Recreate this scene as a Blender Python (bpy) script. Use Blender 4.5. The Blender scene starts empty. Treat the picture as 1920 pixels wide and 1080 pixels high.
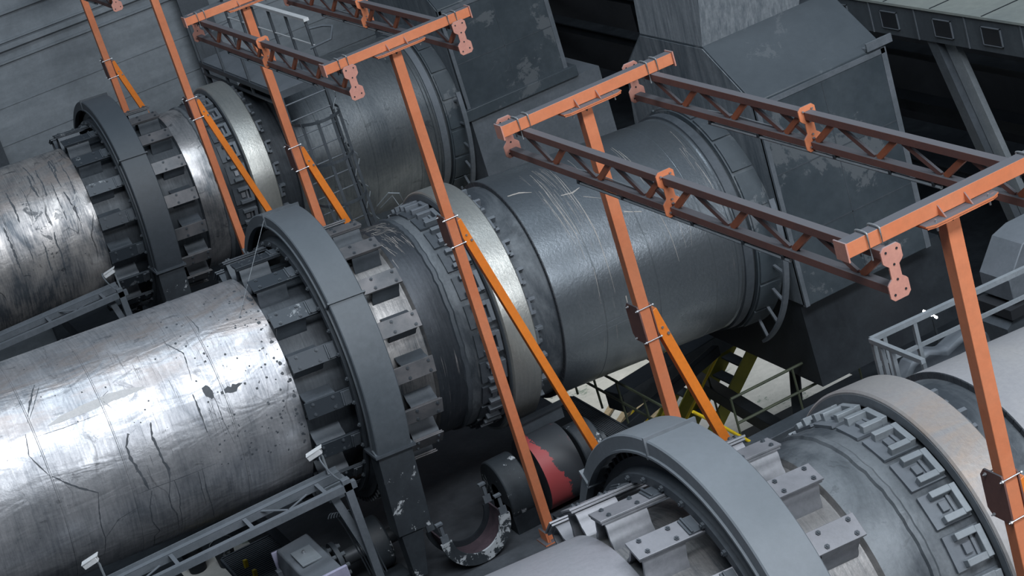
import bpy, bmesh, math, random
from mathutils import Vector, Matrix
random.seed(7)
C = bpy.context.scene.collection
SC = bpy.context.scene
R_ = math.radians
# ------------------------------------------------------------------ camera, world, lights
cam_d = bpy.data.cameras.new('camera'); cam = bpy.data.objects.new('camera', cam_d); C.objects.link(cam)
RX = ((0.86050916, -0.42340856, -0.28328286), (-0.40133566, -0.22093845, -0.88888463), (0.31377328, 0.87858488, -0.36004851))
m = Matrix(((RX[0][0], -RX[1][0], -RX[2][0]), (RX[0][1], -RX[1][1], -RX[2][1]), (RX[0][2], -RX[1][2], -RX[2][2])))
cam.matrix_world = Matrix.Translation((-14.0774, -23.02846, 9.79537)) @ m.to_4x4()
cam_d.sensor_width = 36; cam_d.lens = 3751.3926 / 1920 * 36
cam_d.shift_x = 22.1113 / 1920; cam_d.shift_y = 22.1409 / 1920
cam_d.clip_end = 300
SC.camera = cam
SC.view_settings.view_transform = 'Standard'; SC.view_settings.look = 'None'
SC.view_settings.gamma = 1; SC.view_settings.use_curve_mapping = False
SC.view_settings.exposure = 0.0
w = bpy.data.worlds.new('hall_light'); SC.world = w; w.use_nodes = True
nt = w.node_tree; nt.nodes.clear()
tc = nt.nodes.new('ShaderNodeTexCoord'); sp = nt.nodes.new('ShaderNodeSeparateXYZ'); cr = nt.nodes.new('ShaderNodeValToRGB')
bg = nt.nodes.new('ShaderNodeBackground'); ow = nt.nodes.new('ShaderNodeOutputWorld')
nt.links.new(tc.outputs['Generated'], sp.inputs[0]); nt.links.new(sp.outputs[2], cr.inputs[0])
cr.color_ramp.elements[0].position = 0.15; cr.color_ramp.elements[0].color = (0.005, 0.008, 0.012, 1)
cr.color_ramp.elements[1].position = 0.9; cr.color_ramp.elements[1].color = (0.38, 0.5, 0.64, 1)
nt.links.new(cr.outputs[0], bg.inputs[0]); nt.links.new(bg.outputs[0], ow.inputs[0]); bg.inputs[1].default_value = 0.27


def area(name, loc, target, sx, sy, energy, col):
    d = bpy.data.lights.new(name, 'AREA'); d.shape = 'RECTANGLE'; d.size = sx; d.size_y = sy; d.energy = energy; d.color = col
    o = bpy.data.objects.new(name, d); C.objects.link(o); o.location = loc
    o.rotation_euler = (Vector(target) - Vector(loc)).to_track_quat('-Z', 'Y').to_euler()
    return o


area('low_window_light', (-1, -34, 11), (-7, 0, 0), 20, 2.2, 3000, (0.93, 0.965, 1.0))
area('high_window_light', (-7, -24, 24), (-8, 0, 0), 22, 5, 7600, (0.93, 0.965, 1.0))
area('roof_window_light', (-10, -5, 25), (-9, 1, 0), 22, 5, 3000, (0.86, 0.94, 1.0))
area('lower_floor_fill', (-1.5, 7.5, -2.2), (-1.2, 6.5, -5), 2.5, .4, 42, (1.0, 0.98, 0.9))  # unseen fill light added to brighten the lower floor


# ------------------------------------------------------------------ material helpers


def newmat(name):
    mt = bpy.data.materials.new(name); mt.use_nodes = True
    return mt, mt.node_tree, mt.node_tree.nodes['Principled BSDF']


class NT:
    def __init__(s, t): s.t = t
    def n(s, typ, **kw):
        x = s.t.nodes.new(typ)
        for k, v in kw.items(): setattr(x, k, v)
        return x
    def l(s, a, b): s.t.links.new(a, b)
    def math(s, op, a, b=None, c=None, clamp=False):
        x = s.n('ShaderNodeMath', operation=op); x.use_clamp = clamp
        for i, v in enumerate((a, b, c)):
            if v is None: continue
            if isinstance(v, (int, float)): x.inputs[i].default_value = v
            else: s.l(v, x.inputs[i])
        return x.outputs[0]
    def mix(s, f, a, b):
        x = s.n('ShaderNodeMix', data_type='RGBA')
        for i, v in ((0, f), (6, a), (7, b)):
            if isinstance(v, (int, float)): x.inputs[i].default_value = v
            elif isinstance(v, tuple): x.inputs[i].default_value = (*v[:3], 1)
            else: s.l(v, x.inputs[i])
        return x.outputs[2]
    def ramp(s, v, a, b):  # smooth map a->0 b->1
        x = s.n('ShaderNodeMapRange'); x.inputs['From Min'].default_value = a; x.inputs['From Max'].default_value = b
        s.l(v, x.inputs[0]); return x.outputs[0]
    def noise(s, vec, scale, detail=5, rough=.6, dist=0):
        x = s.n('ShaderNodeTexNoise'); x.inputs['Scale'].default_value = scale; x.inputs['Detail'].default_value = detail
        x.inputs['Roughness'].default_value = rough; x.inputs['Distortion'].default_value = dist
        s.l(vec, x.inputs['Vector']); return x.outputs['Fac']
    def scale(s, vec, xyz):
        x = s.n('ShaderNodeVectorMath', operation='MULTIPLY'); s.l(vec, x.inputs[0]); x.inputs[1].default_value = xyz
        return x.outputs[0]
    def bump(s, bs, h, strength, dist=.02):
        x = s.n('ShaderNodeBump'); x.inputs['Strength'].default_value = strength; x.inputs['Distance'].default_value = dist
        s.l(h, x.inputs['Height']); s.l(x.outputs[0], bs.inputs['Normal'])


def simple(name, c1, c2, scale=3, stretch=(1, 1, 1), rough=(.5, .7), metal=0., bump=.15, dust=0, dustc=(.15, .17, .195), peel=None, spec=.5):
    mt, t, bs = newmat(name); g = NT(t)
    co = g.n('ShaderNodeTexCoord').outputs['Object']; v = g.scale(co, stretch)
    n1 = g.noise(v, scale, 6, .65, .3); n2 = g.noise(co, scale * 9, 4, .7)
    f = g.ramp(n1, .32, .68); col = g.mix(f, c1, c2)
    f2 = g.ramp(n2, .35, .75); col = g.mix(g.math('MULTIPLY', f2, .35), col, tuple(x * .55 for x in c1))
    if peel:
        pn = g.noise(v, peel[1], 8, .75, .4); col = g.mix(g.ramp(pn, peel[2], peel[2] + .02), col, peel[0])
    if dust:
        ge = g.n('ShaderNodeNewGeometry'); s = g.n('ShaderNodeSeparateXYZ'); g.l(ge.outputs['Normal'], s.inputs[0])
        up = g.ramp(s.outputs[2], .35, .8)
        dn = g.ramp(g.noise(co, 14, 5, .7), .1, .35)
        col = g.mix(g.math('MULTIPLY', g.math('MULTIPLY', up, dn), dust), col, dustc)
    g.l(col, bs.inputs['Base Color'])
    rr = g.n('ShaderNodeMapRange'); rr.inputs['To Min'].default_value = rough[0]; rr.inputs['To Max'].default_value = rough[1]
    g.l(n1, rr.inputs[0]); g.l(rr.outputs[0], bs.inputs['Roughness'])
    bs.inputs['Metallic'].default_value = metal; bs.inputs['Specular IOR Level'].default_value = spec
    if bump: g.bump(bs, n2, bump, .01)
    return mt


def shell_mat(name, light, dark, metal=.7, rough=(.3, .5), beige=None, streak=1., dents=0., drips=0., spots=0., scratch=0., contrast=1., patch=0.):
    """rolled plate wrapped round the kiln axis: x along the axis, angle round it"""
    mt, t, bs = newmat(name); g = NT(t)
    co = g.n('ShaderNodeTexCoord').outputs['Object']
    s = g.n('ShaderNodeSeparateXYZ'); g.l(co, s.inputs[0])
    th = g.math('MULTIPLY', g.math('ARCTAN2', g.math('MULTIPLY', s.outputs[1], -1), s.outputs[2]), 1.4)
    cb = g.n('ShaderNodeCombineXYZ'); g.l(s.outputs[0], cb.inputs[0]); g.l(th, cb.inputs[1]); v = cb.outputs[0]
    n1 = g.noise(g.scale(v, (1.3, .8, 1)), 1.0, 8, .62, .5)
    ns = g.noise(g.scale(v, (34, 2.0, 1)), 1.0, 4, .7)
    nf = g.noise(v, 22, 4, .7)
    a = g.math('ADD', g.math('MULTIPLY', n1, 1.0), g.math('MULTIPLY', g.math('SUBTRACT', ns, .5), .45 * streak))
    f = g.ramp(a, .5 - .2 / contrast, .5 + .2 / contrast)
    col = g.mix(f, dark, light)
    if beige:
        bn = g.noise(g.scale(v, (.9, 2.4, 1)), 1.6, 7, .65, .6)
        msk = g.math('MULTIPLY', g.ramp(bn, .42, .6), g.math('MULTIPLY', g.ramp(th, -.1, .4), g.ramp(th, 1.5, 1.0)))
        col = g.mix(g.math('MULTIPLY', msk, .7), col, beige)
    if patch:
        pn = g.noise(g.scale(v, (1.1, 1.5, 1)), 2.1, 9, .7, .8)
        col = g.mix(g.math('MULTIPLY', g.ramp(pn, .6, .63), patch), col, tuple(x * .45 for x in dark))
    if drips:
        wv = g.n('ShaderNodeVectorMath', operation='ADD'); g.l(g.scale(v, (2.1, .55, 1)), wv.inputs[0])
        nd = g.n('ShaderNodeTexNoise'); nd.inputs['Scale'].default_value = 3.2; nd.inputs['Detail'].default_value = 4; g.l(v, nd.inputs['Vector'])
        g.l(g.scale(nd.outputs['Color'], (.35, 0, 0)), wv.inputs[1])
        dn = g.noise(wv.outputs[0], 1.0, 2, .4)
        line = g.math('SUBTRACT', 1, g.ramp(g.math('ABSOLUTE', g.math('SUBTRACT', dn, .5)), .002, .008))
        mk = g.ramp(g.noise(v, .9, 3, .5), .5, .6)
        col = g.mix(g.math('MULTIPLY', g.math('MULTIPLY', line, mk), drips), col, tuple(x * .3 for x in dark))
    if spots:
        vo = g.n('ShaderNodeTexVoronoi'); vo.inputs['Scale'].default_value = 11; vo.inputs['Randomness'].default_value = 1; g.l(v, vo.inputs['Vector'])
        sz = g.math('MULTIPLY', g.noise(v, 9, 2, .5), .42)
        sm = g.math('LESS_THAN', vo.outputs['Distance'], g.math('SUBTRACT', sz, .05))
        near = g.ramp(s.outputs[0], -3.75, -3.1)
        sm = g.math('MULTIPLY', g.math('MULTIPLY', sm, g.math('GREATER_THAN', g.noise(v, 5, 2, .5), .5)), g.math('MULTIPLY', near, spots))
        col = g.mix(sm, col, (.07, .085, .1))
    if scratch:
        sn = g.noise(g.scale(v, (26, .7, 1)), 1.0, 3, .8, .15); reg = g.ramp(g.noise(v, 1.1, 4, .6), .5, .62)
        col = g.mix(g.math('MULTIPLY', g.math('MULTIPLY', g.ramp(sn, .62, .66), reg), scratch), col, (.42, .4, .4))
    col = g.mix(g.math('MULTIPLY', g.ramp(nf, .4, .8), .25), col, tuple(x * .5 for x in dark))
    g.l(col, bs.inputs['Base Color'])
    rr = g.n('ShaderNodeMapRange'); rr.inputs['From Min'].default_value = .3; rr.inputs['From Max'].default_value = .7
    rr.inputs['To Min'].default_value = rough[1]; rr.inputs['To Max'].default_value = rough[0]
    g.l(a, rr.inputs[0]); g.l(rr.outputs[0], bs.inputs['Roughness']); bs.inputs['Metallic'].default_value = metal
    h = nf
    if dents:
        dd = g.noise(g.scale(v, (.8, 2.2, 1)), 1.7, 2, .5, 1.0); h = g.math('ADD', g.math('MULTIPLY', dd, 6 * dents), nf)
    g.bump(bs, h, .22, .012)
    return mt


MT = dict(
    orange=simple('dusty_orange_paint', (.64, .225, .11), (.58, .17, .07), 1.4, rough=(.5, .65), dust=1, dustc=(.085, .09, .105), bump=.08),
    orange2=simple('orange_brace_paint', (.84, .24, .025), (.78, .2, .02), 2, rough=(.45, .6), dust=.3, bump=.05),
    truss=simple('shaded_truss_paint', (.17, .07, .055), (.125, .062, .058), 4, rough=(.55, .75), dust=.95, dustc=(.08, .086, .1), bump=.1),  # the posts' orange darkened: shade of the side faces put into the colour
    brown=simple('lit_diagonal_paint', (.42, .12, .05), (.28, .09, .05), 4, rough=(.55, .7), dust=.6, bump=.1),  # lighter copy of the truss colour for diagonals turned to the light
    plate=simple('salmon_plate_paint', (.56, .27, .21), (.48, .22, .18), 5, rough=(.55, .7), dust=.8, bump=.08),
    bolt=simple('zinc_bolt', (.5, .52, .55), (.35, .37, .4), 20, rough=(.3, .45), metal=.8, bump=0),
    wire=simple('grey_wire', (.3, .32, .34), (.2, .22, .24), 20, rough=(.4, .5), metal=.3, bump=0),
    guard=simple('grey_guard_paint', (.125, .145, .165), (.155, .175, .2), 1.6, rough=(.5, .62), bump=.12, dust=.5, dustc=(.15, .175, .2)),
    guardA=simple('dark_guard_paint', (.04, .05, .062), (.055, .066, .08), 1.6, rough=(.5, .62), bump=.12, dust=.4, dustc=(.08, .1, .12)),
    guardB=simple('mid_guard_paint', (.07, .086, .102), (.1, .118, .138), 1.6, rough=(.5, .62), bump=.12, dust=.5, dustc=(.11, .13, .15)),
    steel=simple('dusty_grey_steel', (.1, .12, .14), (.15, .17, .2), 2.2, rough=(.5, .7), metal=.2, dust=.5, bump=.15),
    steel_light=simple('pale_grey_steel', (.19, .22, .245), (.26, .29, .32), 2.5, rough=(.5, .65), metal=.2, dust=.4, dustc=(.24, .27, .3), bump=.1),
    pad=simple('spring_plate_steel', (.17, .185, .205), (.27, .28, .31), 2.6, rough=(.38, .55), metal=.35, dust=.4, dustc=(.24, .24, .27), bump=.1),
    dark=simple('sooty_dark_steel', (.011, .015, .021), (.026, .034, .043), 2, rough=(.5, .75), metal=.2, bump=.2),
    darkpeel=simple('sooty_steel_with_peeling_white', (.018, .023, .03), (.035, .045, .055), 2, rough=(.5, .7), bump=.2, peel=((.42, .45, .48), 3.1, .6)),
    mid=simple('soot_grey_steel', (.05, .062, .075), (.085, .1, .12), 2.2, rough=(.45, .65), metal=.25, bump=.2),
    hood=simple('hood_plate', (.036, .05, .063), (.062, .08, .096), 1.1, rough=(.45, .6), metal=.1, dust=.55, dustc=(.06, .072, .085), bump=.12, peel=((.1, .115, .13), .6, .55)),
    chute=simple('streaked_chute_plate', (.11, .135, .16), (.27, .3, .33), 2.4, (9, 9, .35), rough=(.5, .65), bump=.12),
    front=simple('streaked_hood_front', (.06, .08, .1), (.2, .225, .25), 1.6, (1, 4.5, .4), rough=(.45, .6), bump=.12),
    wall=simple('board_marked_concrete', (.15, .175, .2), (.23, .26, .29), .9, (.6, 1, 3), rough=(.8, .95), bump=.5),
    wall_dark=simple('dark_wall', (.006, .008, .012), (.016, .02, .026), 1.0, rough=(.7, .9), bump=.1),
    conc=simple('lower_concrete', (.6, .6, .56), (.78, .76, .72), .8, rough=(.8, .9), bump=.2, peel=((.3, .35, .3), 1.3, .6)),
    deck=simple('sooty_deck', (.02, .025, .032), (.075, .085, .1), .8, rough=(.6, .85), bump=.4),
    roof=simple('pale_duct_roof', (.3, .33, .31), (.2, .23, .23), .8, rough=(.6, .8), bump=.15),
    ductside=simple('dark_duct_side', (.04, .05, .062), (.065, .08, .095), 1.4, (2, 2, .4), rough=(.5, .7), bump=.1),
    yellow=simple('yellow_paint', (.85, .62, .02), (.7, .48, .02), 5, rough=(.45, .6), bump=.05),
    olive=simple('dim_yellow_paint', (.3, .28, .03), (.2, .2, .03), 3, rough=(.5, .7), bump=.1),
    olive_dark=simple('dark_olive_rail', (.07, .085, .05), (.045, .055, .04), 3, rough=(.5, .7), bump=.1),
    maroon=simple('maroon_sooty_plate', (.05, .04, .05), (.1, .07, .085), 3, rough=(.4, .6), metal=.2, bump=.15),
    darkpeel2=simple('dark_rim_with_peeling_white', (.02, .026, .033), (.04, .05, .06), 2, rough=(.5, .7), bump=.2, peel=((.4, .43, .46), 4.5, .52)),
    red=simple('black_roller_with_red_wear', (.03, .034, .042), (.05, .055, .065), 2, rough=(.4, .6), metal=.2, bump=.1),
    lav=simple('lavender_primer', (.38, .38, .52), (.3, .3, .42), 6, rough=(.6, .8), bump=.2),
    wood=simple('plank_wood', (.55, .42, .25), (.35, .27, .17), 3, (1, 6, 1), rough=(.6, .8), bump=.2),
    gear=simple('gear_steel', (.045, .05, .06), (.07, .08, .09), 4, rough=(.4, .6), metal=.4, bump=.1),
    white=simple('off_white_enamel', (.6, .63, .66), (.7, .72, .74), 4, rough=(.4, .5), bump=0),
    glass=simple('dark_louvre', (.008, .01, .014), (.012, .015, .02), 5, rough=(.4, .6), bump=0),
    shellA=shell_mat('dirty_shell', (.46, .445, .44), (.1, .115, .135), .6, (.3, .5), beige=(.38, .33, .31), drips=.9, contrast=1.6, patch=.8, dents=.4),
    shellB=shell_mat('silver_streaked_shell', (.58, .59, .625), (.21, .23, .26), .66, (.3, .43), beige=(.36, .31, .29), drips=.4, spots=0, dents=.8, contrast=1.1, patch=.45),
    shellC=shell_mat('lilac_grey_shell', (.27, .265, .3), (.22, .235, .26), .2, (.5, .6), streak=.1, contrast=.7),
    lipd=simple('dark_lip', (.03, .036, .045), (.05, .058, .07), 9, rough=(.5, .7), bump=.2),
    seatA=shell_mat('soot_shell_band', (.06, .072, .086), (.022, .029, .038), .15, (.5, .7), contrast=1.3, streak=1.),
    seatB=shell_mat('bright_worn_band', (.34, .335, .335), (.07, .082, .095), .6, (.35, .6), contrast=1.3, streak=1.),
    bandA=shell_mat('polished_dirty_band', (.62, .6, .6), (.12, .14, .16), .8, (.25, .45), streak=.6, contrast=1.4, patch=.6),
    bandB=shell_mat('soot_black_band', (.055, .064, .078), (.022, .029, .038), .4, (.4, .6), scratch=.8, contrast=1.2),
    bandC=shell_mat('weathered_band', (.15, .17, .19), (.045, .056, .069), .3, (.45, .65), scratch=.3, streak=.15, contrast=2.2, patch=.3),
    bigA=shell_mat('far_big_shell', (.2, .22, .235), (.07, .085, .1), .65, (.3, .5), streak=1., contrast=1., patch=.4, scratch=.3),
    bigB=shell_mat('middle_big_shell', (.25, .28, .31), (.15, .175, .2), .8, (.26, .38), streak=.3, scratch=1., contrast=.8),
    bigC=shell_mat('near_big_shell', (.38, .38, .39), (.27, .28, .31), .2, (.5, .65), streak=.15, contrast=.8),
    tireA=shell_mat('polished_riding_ring', (.56, .565, .535), (.34, .36, .36), .75, (.3, .42), streak=1.1, contrast=.9),
    tireC=shell_mat('dusty_riding_ring', (.4, .39, .38), (.3, .3, .32), .4, (.4, .55), streak=.5, contrast=.8, beige=(.42, .33, .27)),
)

MT['padC'] = MT['pad']
mt, t, bs = newmat('spring_plate_dark_on_one_side'); g = NT(t)
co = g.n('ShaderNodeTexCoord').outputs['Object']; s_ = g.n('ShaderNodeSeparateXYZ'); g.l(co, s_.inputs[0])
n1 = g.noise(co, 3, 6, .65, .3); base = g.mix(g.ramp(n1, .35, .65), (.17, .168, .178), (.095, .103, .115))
dark_end = g.mix(g.ramp(g.noise(co, 5, 6, .7), .6, .64), (.036, .046, .058), (.19, .21, .23))  # darker mix for the plate end on the small shell side of the gear
col = g.mix(g.ramp(g.math('ADD', s_.outputs[0], g.math('MULTIPLY', n1, .2)), -1.85, -1.95), base, dark_end)
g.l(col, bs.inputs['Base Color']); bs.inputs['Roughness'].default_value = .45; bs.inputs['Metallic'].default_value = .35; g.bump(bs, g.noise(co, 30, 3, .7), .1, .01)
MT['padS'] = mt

# ------------------------------------------------------------------ mesh helpers


class MB:
    def __init__(s): s.bm = bmesh.new()
    def hexa(s, P):
        v = [s.bm.verts.new(p) for p in P]
        for f in ((3, 2, 1, 0), (4, 5, 6, 7), (0, 1, 5, 4), (1, 2, 6, 5), (2, 3, 7, 6), (3, 0, 4, 7)): s.bm.faces.new([v[i] for i in f])
        return s
    def box(s, x0, x1, y0, y1, z0, z1):
        return s.hexa([(x0, y0, z0), (x1, y0, z0), (x1, y1, z0), (x0, y1, z0), (x0, y0, z1), (x1, y0, z1), (x1, y1, z1), (x0, y1, z1)])
    def bar(s, p, q, w, h, up=(0, 0, 1)):
        p, q = Vector(p), Vector(q); d = (q - p).normalized(); u = Vector(up)
        x = d.cross(u)
        if x.length < 1e-4: x = d.cross(Vector((1, 0, 0)))
        x.normalize(); z = x.cross(d)
        a, b = x * w / 2, z * h / 2
        return s.hexa([p - a - b, p + a - b, p + a + b, p - a + b, q - a - b, q + a - b, q + a + b, q - a + b])
    def prism(s, pts, ax, a0, a1):
        """polygon pts in the two axes other than ax, extruded along ax"""
        def mk(u, v, t): return {'x': (t, u, v), 'y': (u, t, v), 'z': (u, v, t)}[ax]
        A = [s.bm.verts.new(mk(u, v, a0)) for u, v in pts]; B = [s.bm.verts.new(mk(u, v, a1)) for u, v in pts]
        s.bm.faces.new(A[::-1]); s.bm.faces.new(B); n = len(pts)
        for i in range(n): s.bm.faces.new((A[i], A[(i + 1) % n], B[(i + 1) % n], B[i]))
        return s
    def tube(s, P, r, n=8, caps=True):
        P = [Vector(p) for p in P]; rings = []
        for i, p in enumerate(P):
            d = (P[min(i + 1, len(P) - 1)] - P[max(i - 1, 0)]).normalized()
            x = d.cross(Vector((0, 0, 1)))
            if x.length < 1e-3: x = d.cross(Vector((0, 1, 0)))
            x.normalize(); z = x.cross(d)
            rings.append([s.bm.verts.new(p + x * r * math.cos(t) + z * r * math.sin(t)) for t in [2 * math.pi * k / n for k in range(n)]])
        for a, b in zip(rings, rings[1:]):
            for k in range(n): s.bm.faces.new((a[k], a[(k + 1) % n], b[(k + 1) % n], b[k]))
        if caps: s.bm.faces.new(rings[0][::-1]); s.bm.faces.new(rings[-1])
        return s
    def rev(s, prof, t0=0, t1=360, n=96, closed=False):
        """revolve (x, r) profile about the local x axis; angle 0 = up, positive towards -y"""
        full = abs(t1 - t0 - 360) < 1e-6; cnt = n if full else n + 1; rings = []
        for k in range(cnt):
            t = R_(t0 + (t1 - t0) * k / n)
            rings.append([s.bm.verts.new((x, -r * math.sin(t), r * math.cos(t))) for x, r in prof])
        m_ = len(prof)
        for k in range(n):
            a, b = rings[k], rings[(k + 1) % cnt]
            for i in range(m_ if closed else m_ - 1): s.bm.faces.new((a[i], b[i], b[(i + 1) % m_], a[(i + 1) % m_]))
        if closed and not full: s.bm.faces.new(rings[0]); s.bm.faces.new(rings[-1][::-1])
        return s
    def sector(s, x0, x1, r0, r1, tc_, hw, n=3):
        """a block hugging the shell; hw = half width in metres at r0"""
        h = math.degrees(hw / r0); return s.rev([(x0, r0), (x0, r1), (x1, r1), (x1, r0)], tc_ - h, tc_ + h, n, True)
    def flat(s, x0, x1, r0, r1, tc_, hw):
        """a straight (not curved) block standing on the shell at angle tc_"""
        t = R_(tc_); n_ = Vector((0, -math.sin(t), math.cos(t))); q = Vector((0, -math.cos(t), -math.sin(t)))
        P = [Vector((x, 0, 0)) + n_ * r + q * u for r in (r0, r1) for x, u in ((x0, -hw), (x0, hw), (x1, hw), (x1, -hw))]
        return s.hexa(P)
    def ribbon(s, pts, r, w, mi=1, wob=.25, step=.03):
        """a stain or scratch lying on the shell: pts = (x, angle), w = width or list of widths"""
        if not isinstance(w, (list, tuple)): w = [w * .5] + [w] * (len(pts) - 2) + [w * .3]
        P = [(x, R_(t) * r, w_) for (x, t), w_ in zip(pts, w)]; Q = []
        for a, b in zip(P, P[1:]):
            n = max(1, int(math.dist(a[:2], b[:2]) / step))
            for i in range(n): f = i / n; Q.append([a[k] + (b[k] - a[k]) * f for k in range(3)])
        Q.append(list(P[-1])); prev = None
        for i, q in enumerate(Q):
            a, b = Q[max(i - 1, 0)], Q[min(i + 1, len(Q) - 1)]; dx, dt = b[0] - a[0], b[1] - a[1]; L = math.hypot(dx, dt) or 1
            nx, nt = -dt / L, dx / L; h = q[2] / 2
            h1, h2 = h * random.uniform(1 - wob, 1 + wob), h * random.uniform(1 - wob, 1 + wob)
            row = []
            for k in (-1, 0, 1):
                hh = -h1 if k < 0 else (h2 if k > 0 else 0); x = q[0] + nx * hh; t = (q[1] + nt * hh) / r
                row.append(s.bm.verts.new((x, -r * math.sin(t), r * math.cos(t))))
            if prev:
                for k in (0, 1): f = s.bm.faces.new((prev[k], row[k], row[k + 1], prev[k + 1])); f.material_index = mi
            prev = row
    def spot(s, x, t, r, rad, mi=1):
        c = []; ph = random.random() * 6
        for k in range(9):
            a = k * 2 * math.pi / 9 + ph; q = rad * random.uniform(.75, 1.15); tt = R_(t) + q * math.sin(a) / r
            c.append(s.bm.verts.new((x + q * math.cos(a), -r * math.sin(tt), r * math.cos(tt))))
        f = s.bm.faces.new(c); f.material_index = mi
    def build(s, name, mat, parent=None, bevel=0, smooth=30):
        bmesh.ops.recalc_face_normals(s.bm, faces=s.bm.faces)
        me = bpy.data.meshes.new(name); s.bm.to_mesh(me); s.bm.free()
        for mm in (mat if isinstance(mat, list) else [mat]): me.materials.append(MT[mm] if isinstance(mm, str) else mm)
        me.shade_smooth(); me.set_sharp_from_angle(angle=R_(smooth))
        o = bpy.data.objects.new(name, me); C.objects.link(o)
        if parent: o.parent = parent
        if bevel:
            b = o.modifiers.new('bevel', 'BEVEL'); b.width = bevel; b.segments = 2; b.limit_method = 'ANGLE'; b.angle_limit = R_(40)
        return o


def tag(o, label, cat, group=None, kind=None):
    o['label'] = label; o['category'] = cat
    if group: o['group'] = group
    if kind: o['kind'] = kind
    return o


def thing(name, label, cat, loc=(0, 0, 0), group=None):
    o = bpy.data.objects.new(name, None); C.objects.link(o); o.location = loc; o.empty_display_size = .2
    return tag(o, label, cat, group)


def rebase(root):
    """parts were built in world coordinates: shift them so they stay put under the root"""
    for ch in root.children: ch.matrix_parent_inverse = Matrix.Translation(-Vector(root.location))


def struct(o):
    o['kind'] = 'structure'; return o


# ------------------------------------------------------------------ the hall
FAR = 15.5; LOW = -5.0; DECK = -1.9
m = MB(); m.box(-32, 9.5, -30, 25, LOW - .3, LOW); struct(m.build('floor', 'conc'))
m = MB(); m.box(.95, 8.99, -30, 23.9, LOW, LOW + .02); struct(m.build('floor', 'dark'))  # dark sheet over the pale floor, painting it unlit behind the hoods
m = MB(); m.box(-32, -9.95, -30, FAR - .45, LOW, LOW + .02); m.box(-9.95, -8.7, 8.25, FAR - .45, LOW, LOW + .02); m.box(-9.95, -8.7, -30, 6.9, LOW, LOW + .02); struct(m.build('floor', 'dark'))  # dark sheets over the pale floor: shade beneath the kilns put in as colour
m = MB(); m.box(-1.5, .95, -30, 3.5, LOW, LOW + .02); struct(m.build('floor', 'dark'))  # another dark sheet over the pale floor, standing in for shade by the hood
m = MB(); m.box(-32, -.2, FAR, FAR + .4, LOW, 7)
# formwork ledges and joints
for z, h, d in ((2.98, .1, .09), (3.12, .03, .05), (3.62, .05, .05), (2.74, .04, .05), (1.95, .012, .015), (1.25, .012, .015), (.55, .012, .015), (-.3, .012, .015), (4.25, .012, .02)):
    m.box(-32, -.2, FAR - d, FAR + .01, z, z + h)
struct(m.build('wall_far', 'wall'))
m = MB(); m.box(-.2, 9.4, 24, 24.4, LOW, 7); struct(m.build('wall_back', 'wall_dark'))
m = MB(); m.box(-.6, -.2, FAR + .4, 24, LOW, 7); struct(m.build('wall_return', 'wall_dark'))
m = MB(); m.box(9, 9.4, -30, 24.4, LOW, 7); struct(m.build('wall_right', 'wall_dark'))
m = MB(); m.box(-4.85, -4.35, FAR - .35, FAR - .005, LOW, 7); m.box(-4.95, -4.8, FAR - .42, FAR - .35, LOW, 7); struct(m.build('trim_1', 'mid'))
m = MB(); m.box(-9.5, -9.1, FAR - .35, FAR - .005, LOW, 1.7); struct(m.build('trim_2', 'mid'))
# kiln piers: a raised concrete deck
m = MB(); m.box(-9.4, -5.15, -16, 14.6, DECK - .35, DECK); struct(m.build('deck', 'deck'))
m = MB(); m.box(-8.7, -5.4, -16, 14.4, LOW, DECK - .352); struct(m.build('wall_pier', 'dark'))

# ------------------------------------------------------------------ kilns
SL = -0.07375; S0 = -6.33
ax = Vector((math.cos(SL), 0, math.sin(SL)))
ORG = {'A': Vector((.2145, 10.3804, -.0688)), 'B': Vector((0, 0, 0)), 'C': Vector((-.1381, -9.9774, .1203))}
ROT = {}


def kiln_root(name, K, label, cat, group=None):
    o = thing(name, label, cat, ORG[K] + ax * S0, group); o.rotation_euler = (0, -SL, 0); return o


def rods(n, r, h, mat): pass


def hexbolt_mesh(r, h):
    m = MB(); ring0 = [(r * math.cos(R_(60 * k)), r * math.sin(R_(60 * k))) for k in range(6)]
    m.prism(ring0, 'z', 0, h); m.tube([(0, 0, h - .001), (0, 0, h * 1.5)], r * .5, 8)
    o = m.build('bolt', 'mid'); me = o.data; bpy.data.objects.remove(o); return me


BOLT = hexbolt_mesh(.022, .018)


def place_bolt(parent, x, r, th, me=None):
    t = R_(th); o = bpy.data.objects.new('bolt', me or BOLT); C.objects.link(o); o.parent = parent
    o.location = (x, -r * math.sin(t), r * math.cos(t)); o.rotation_euler = (t, 0, 0); return o


def X(s): return s - S0


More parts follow.
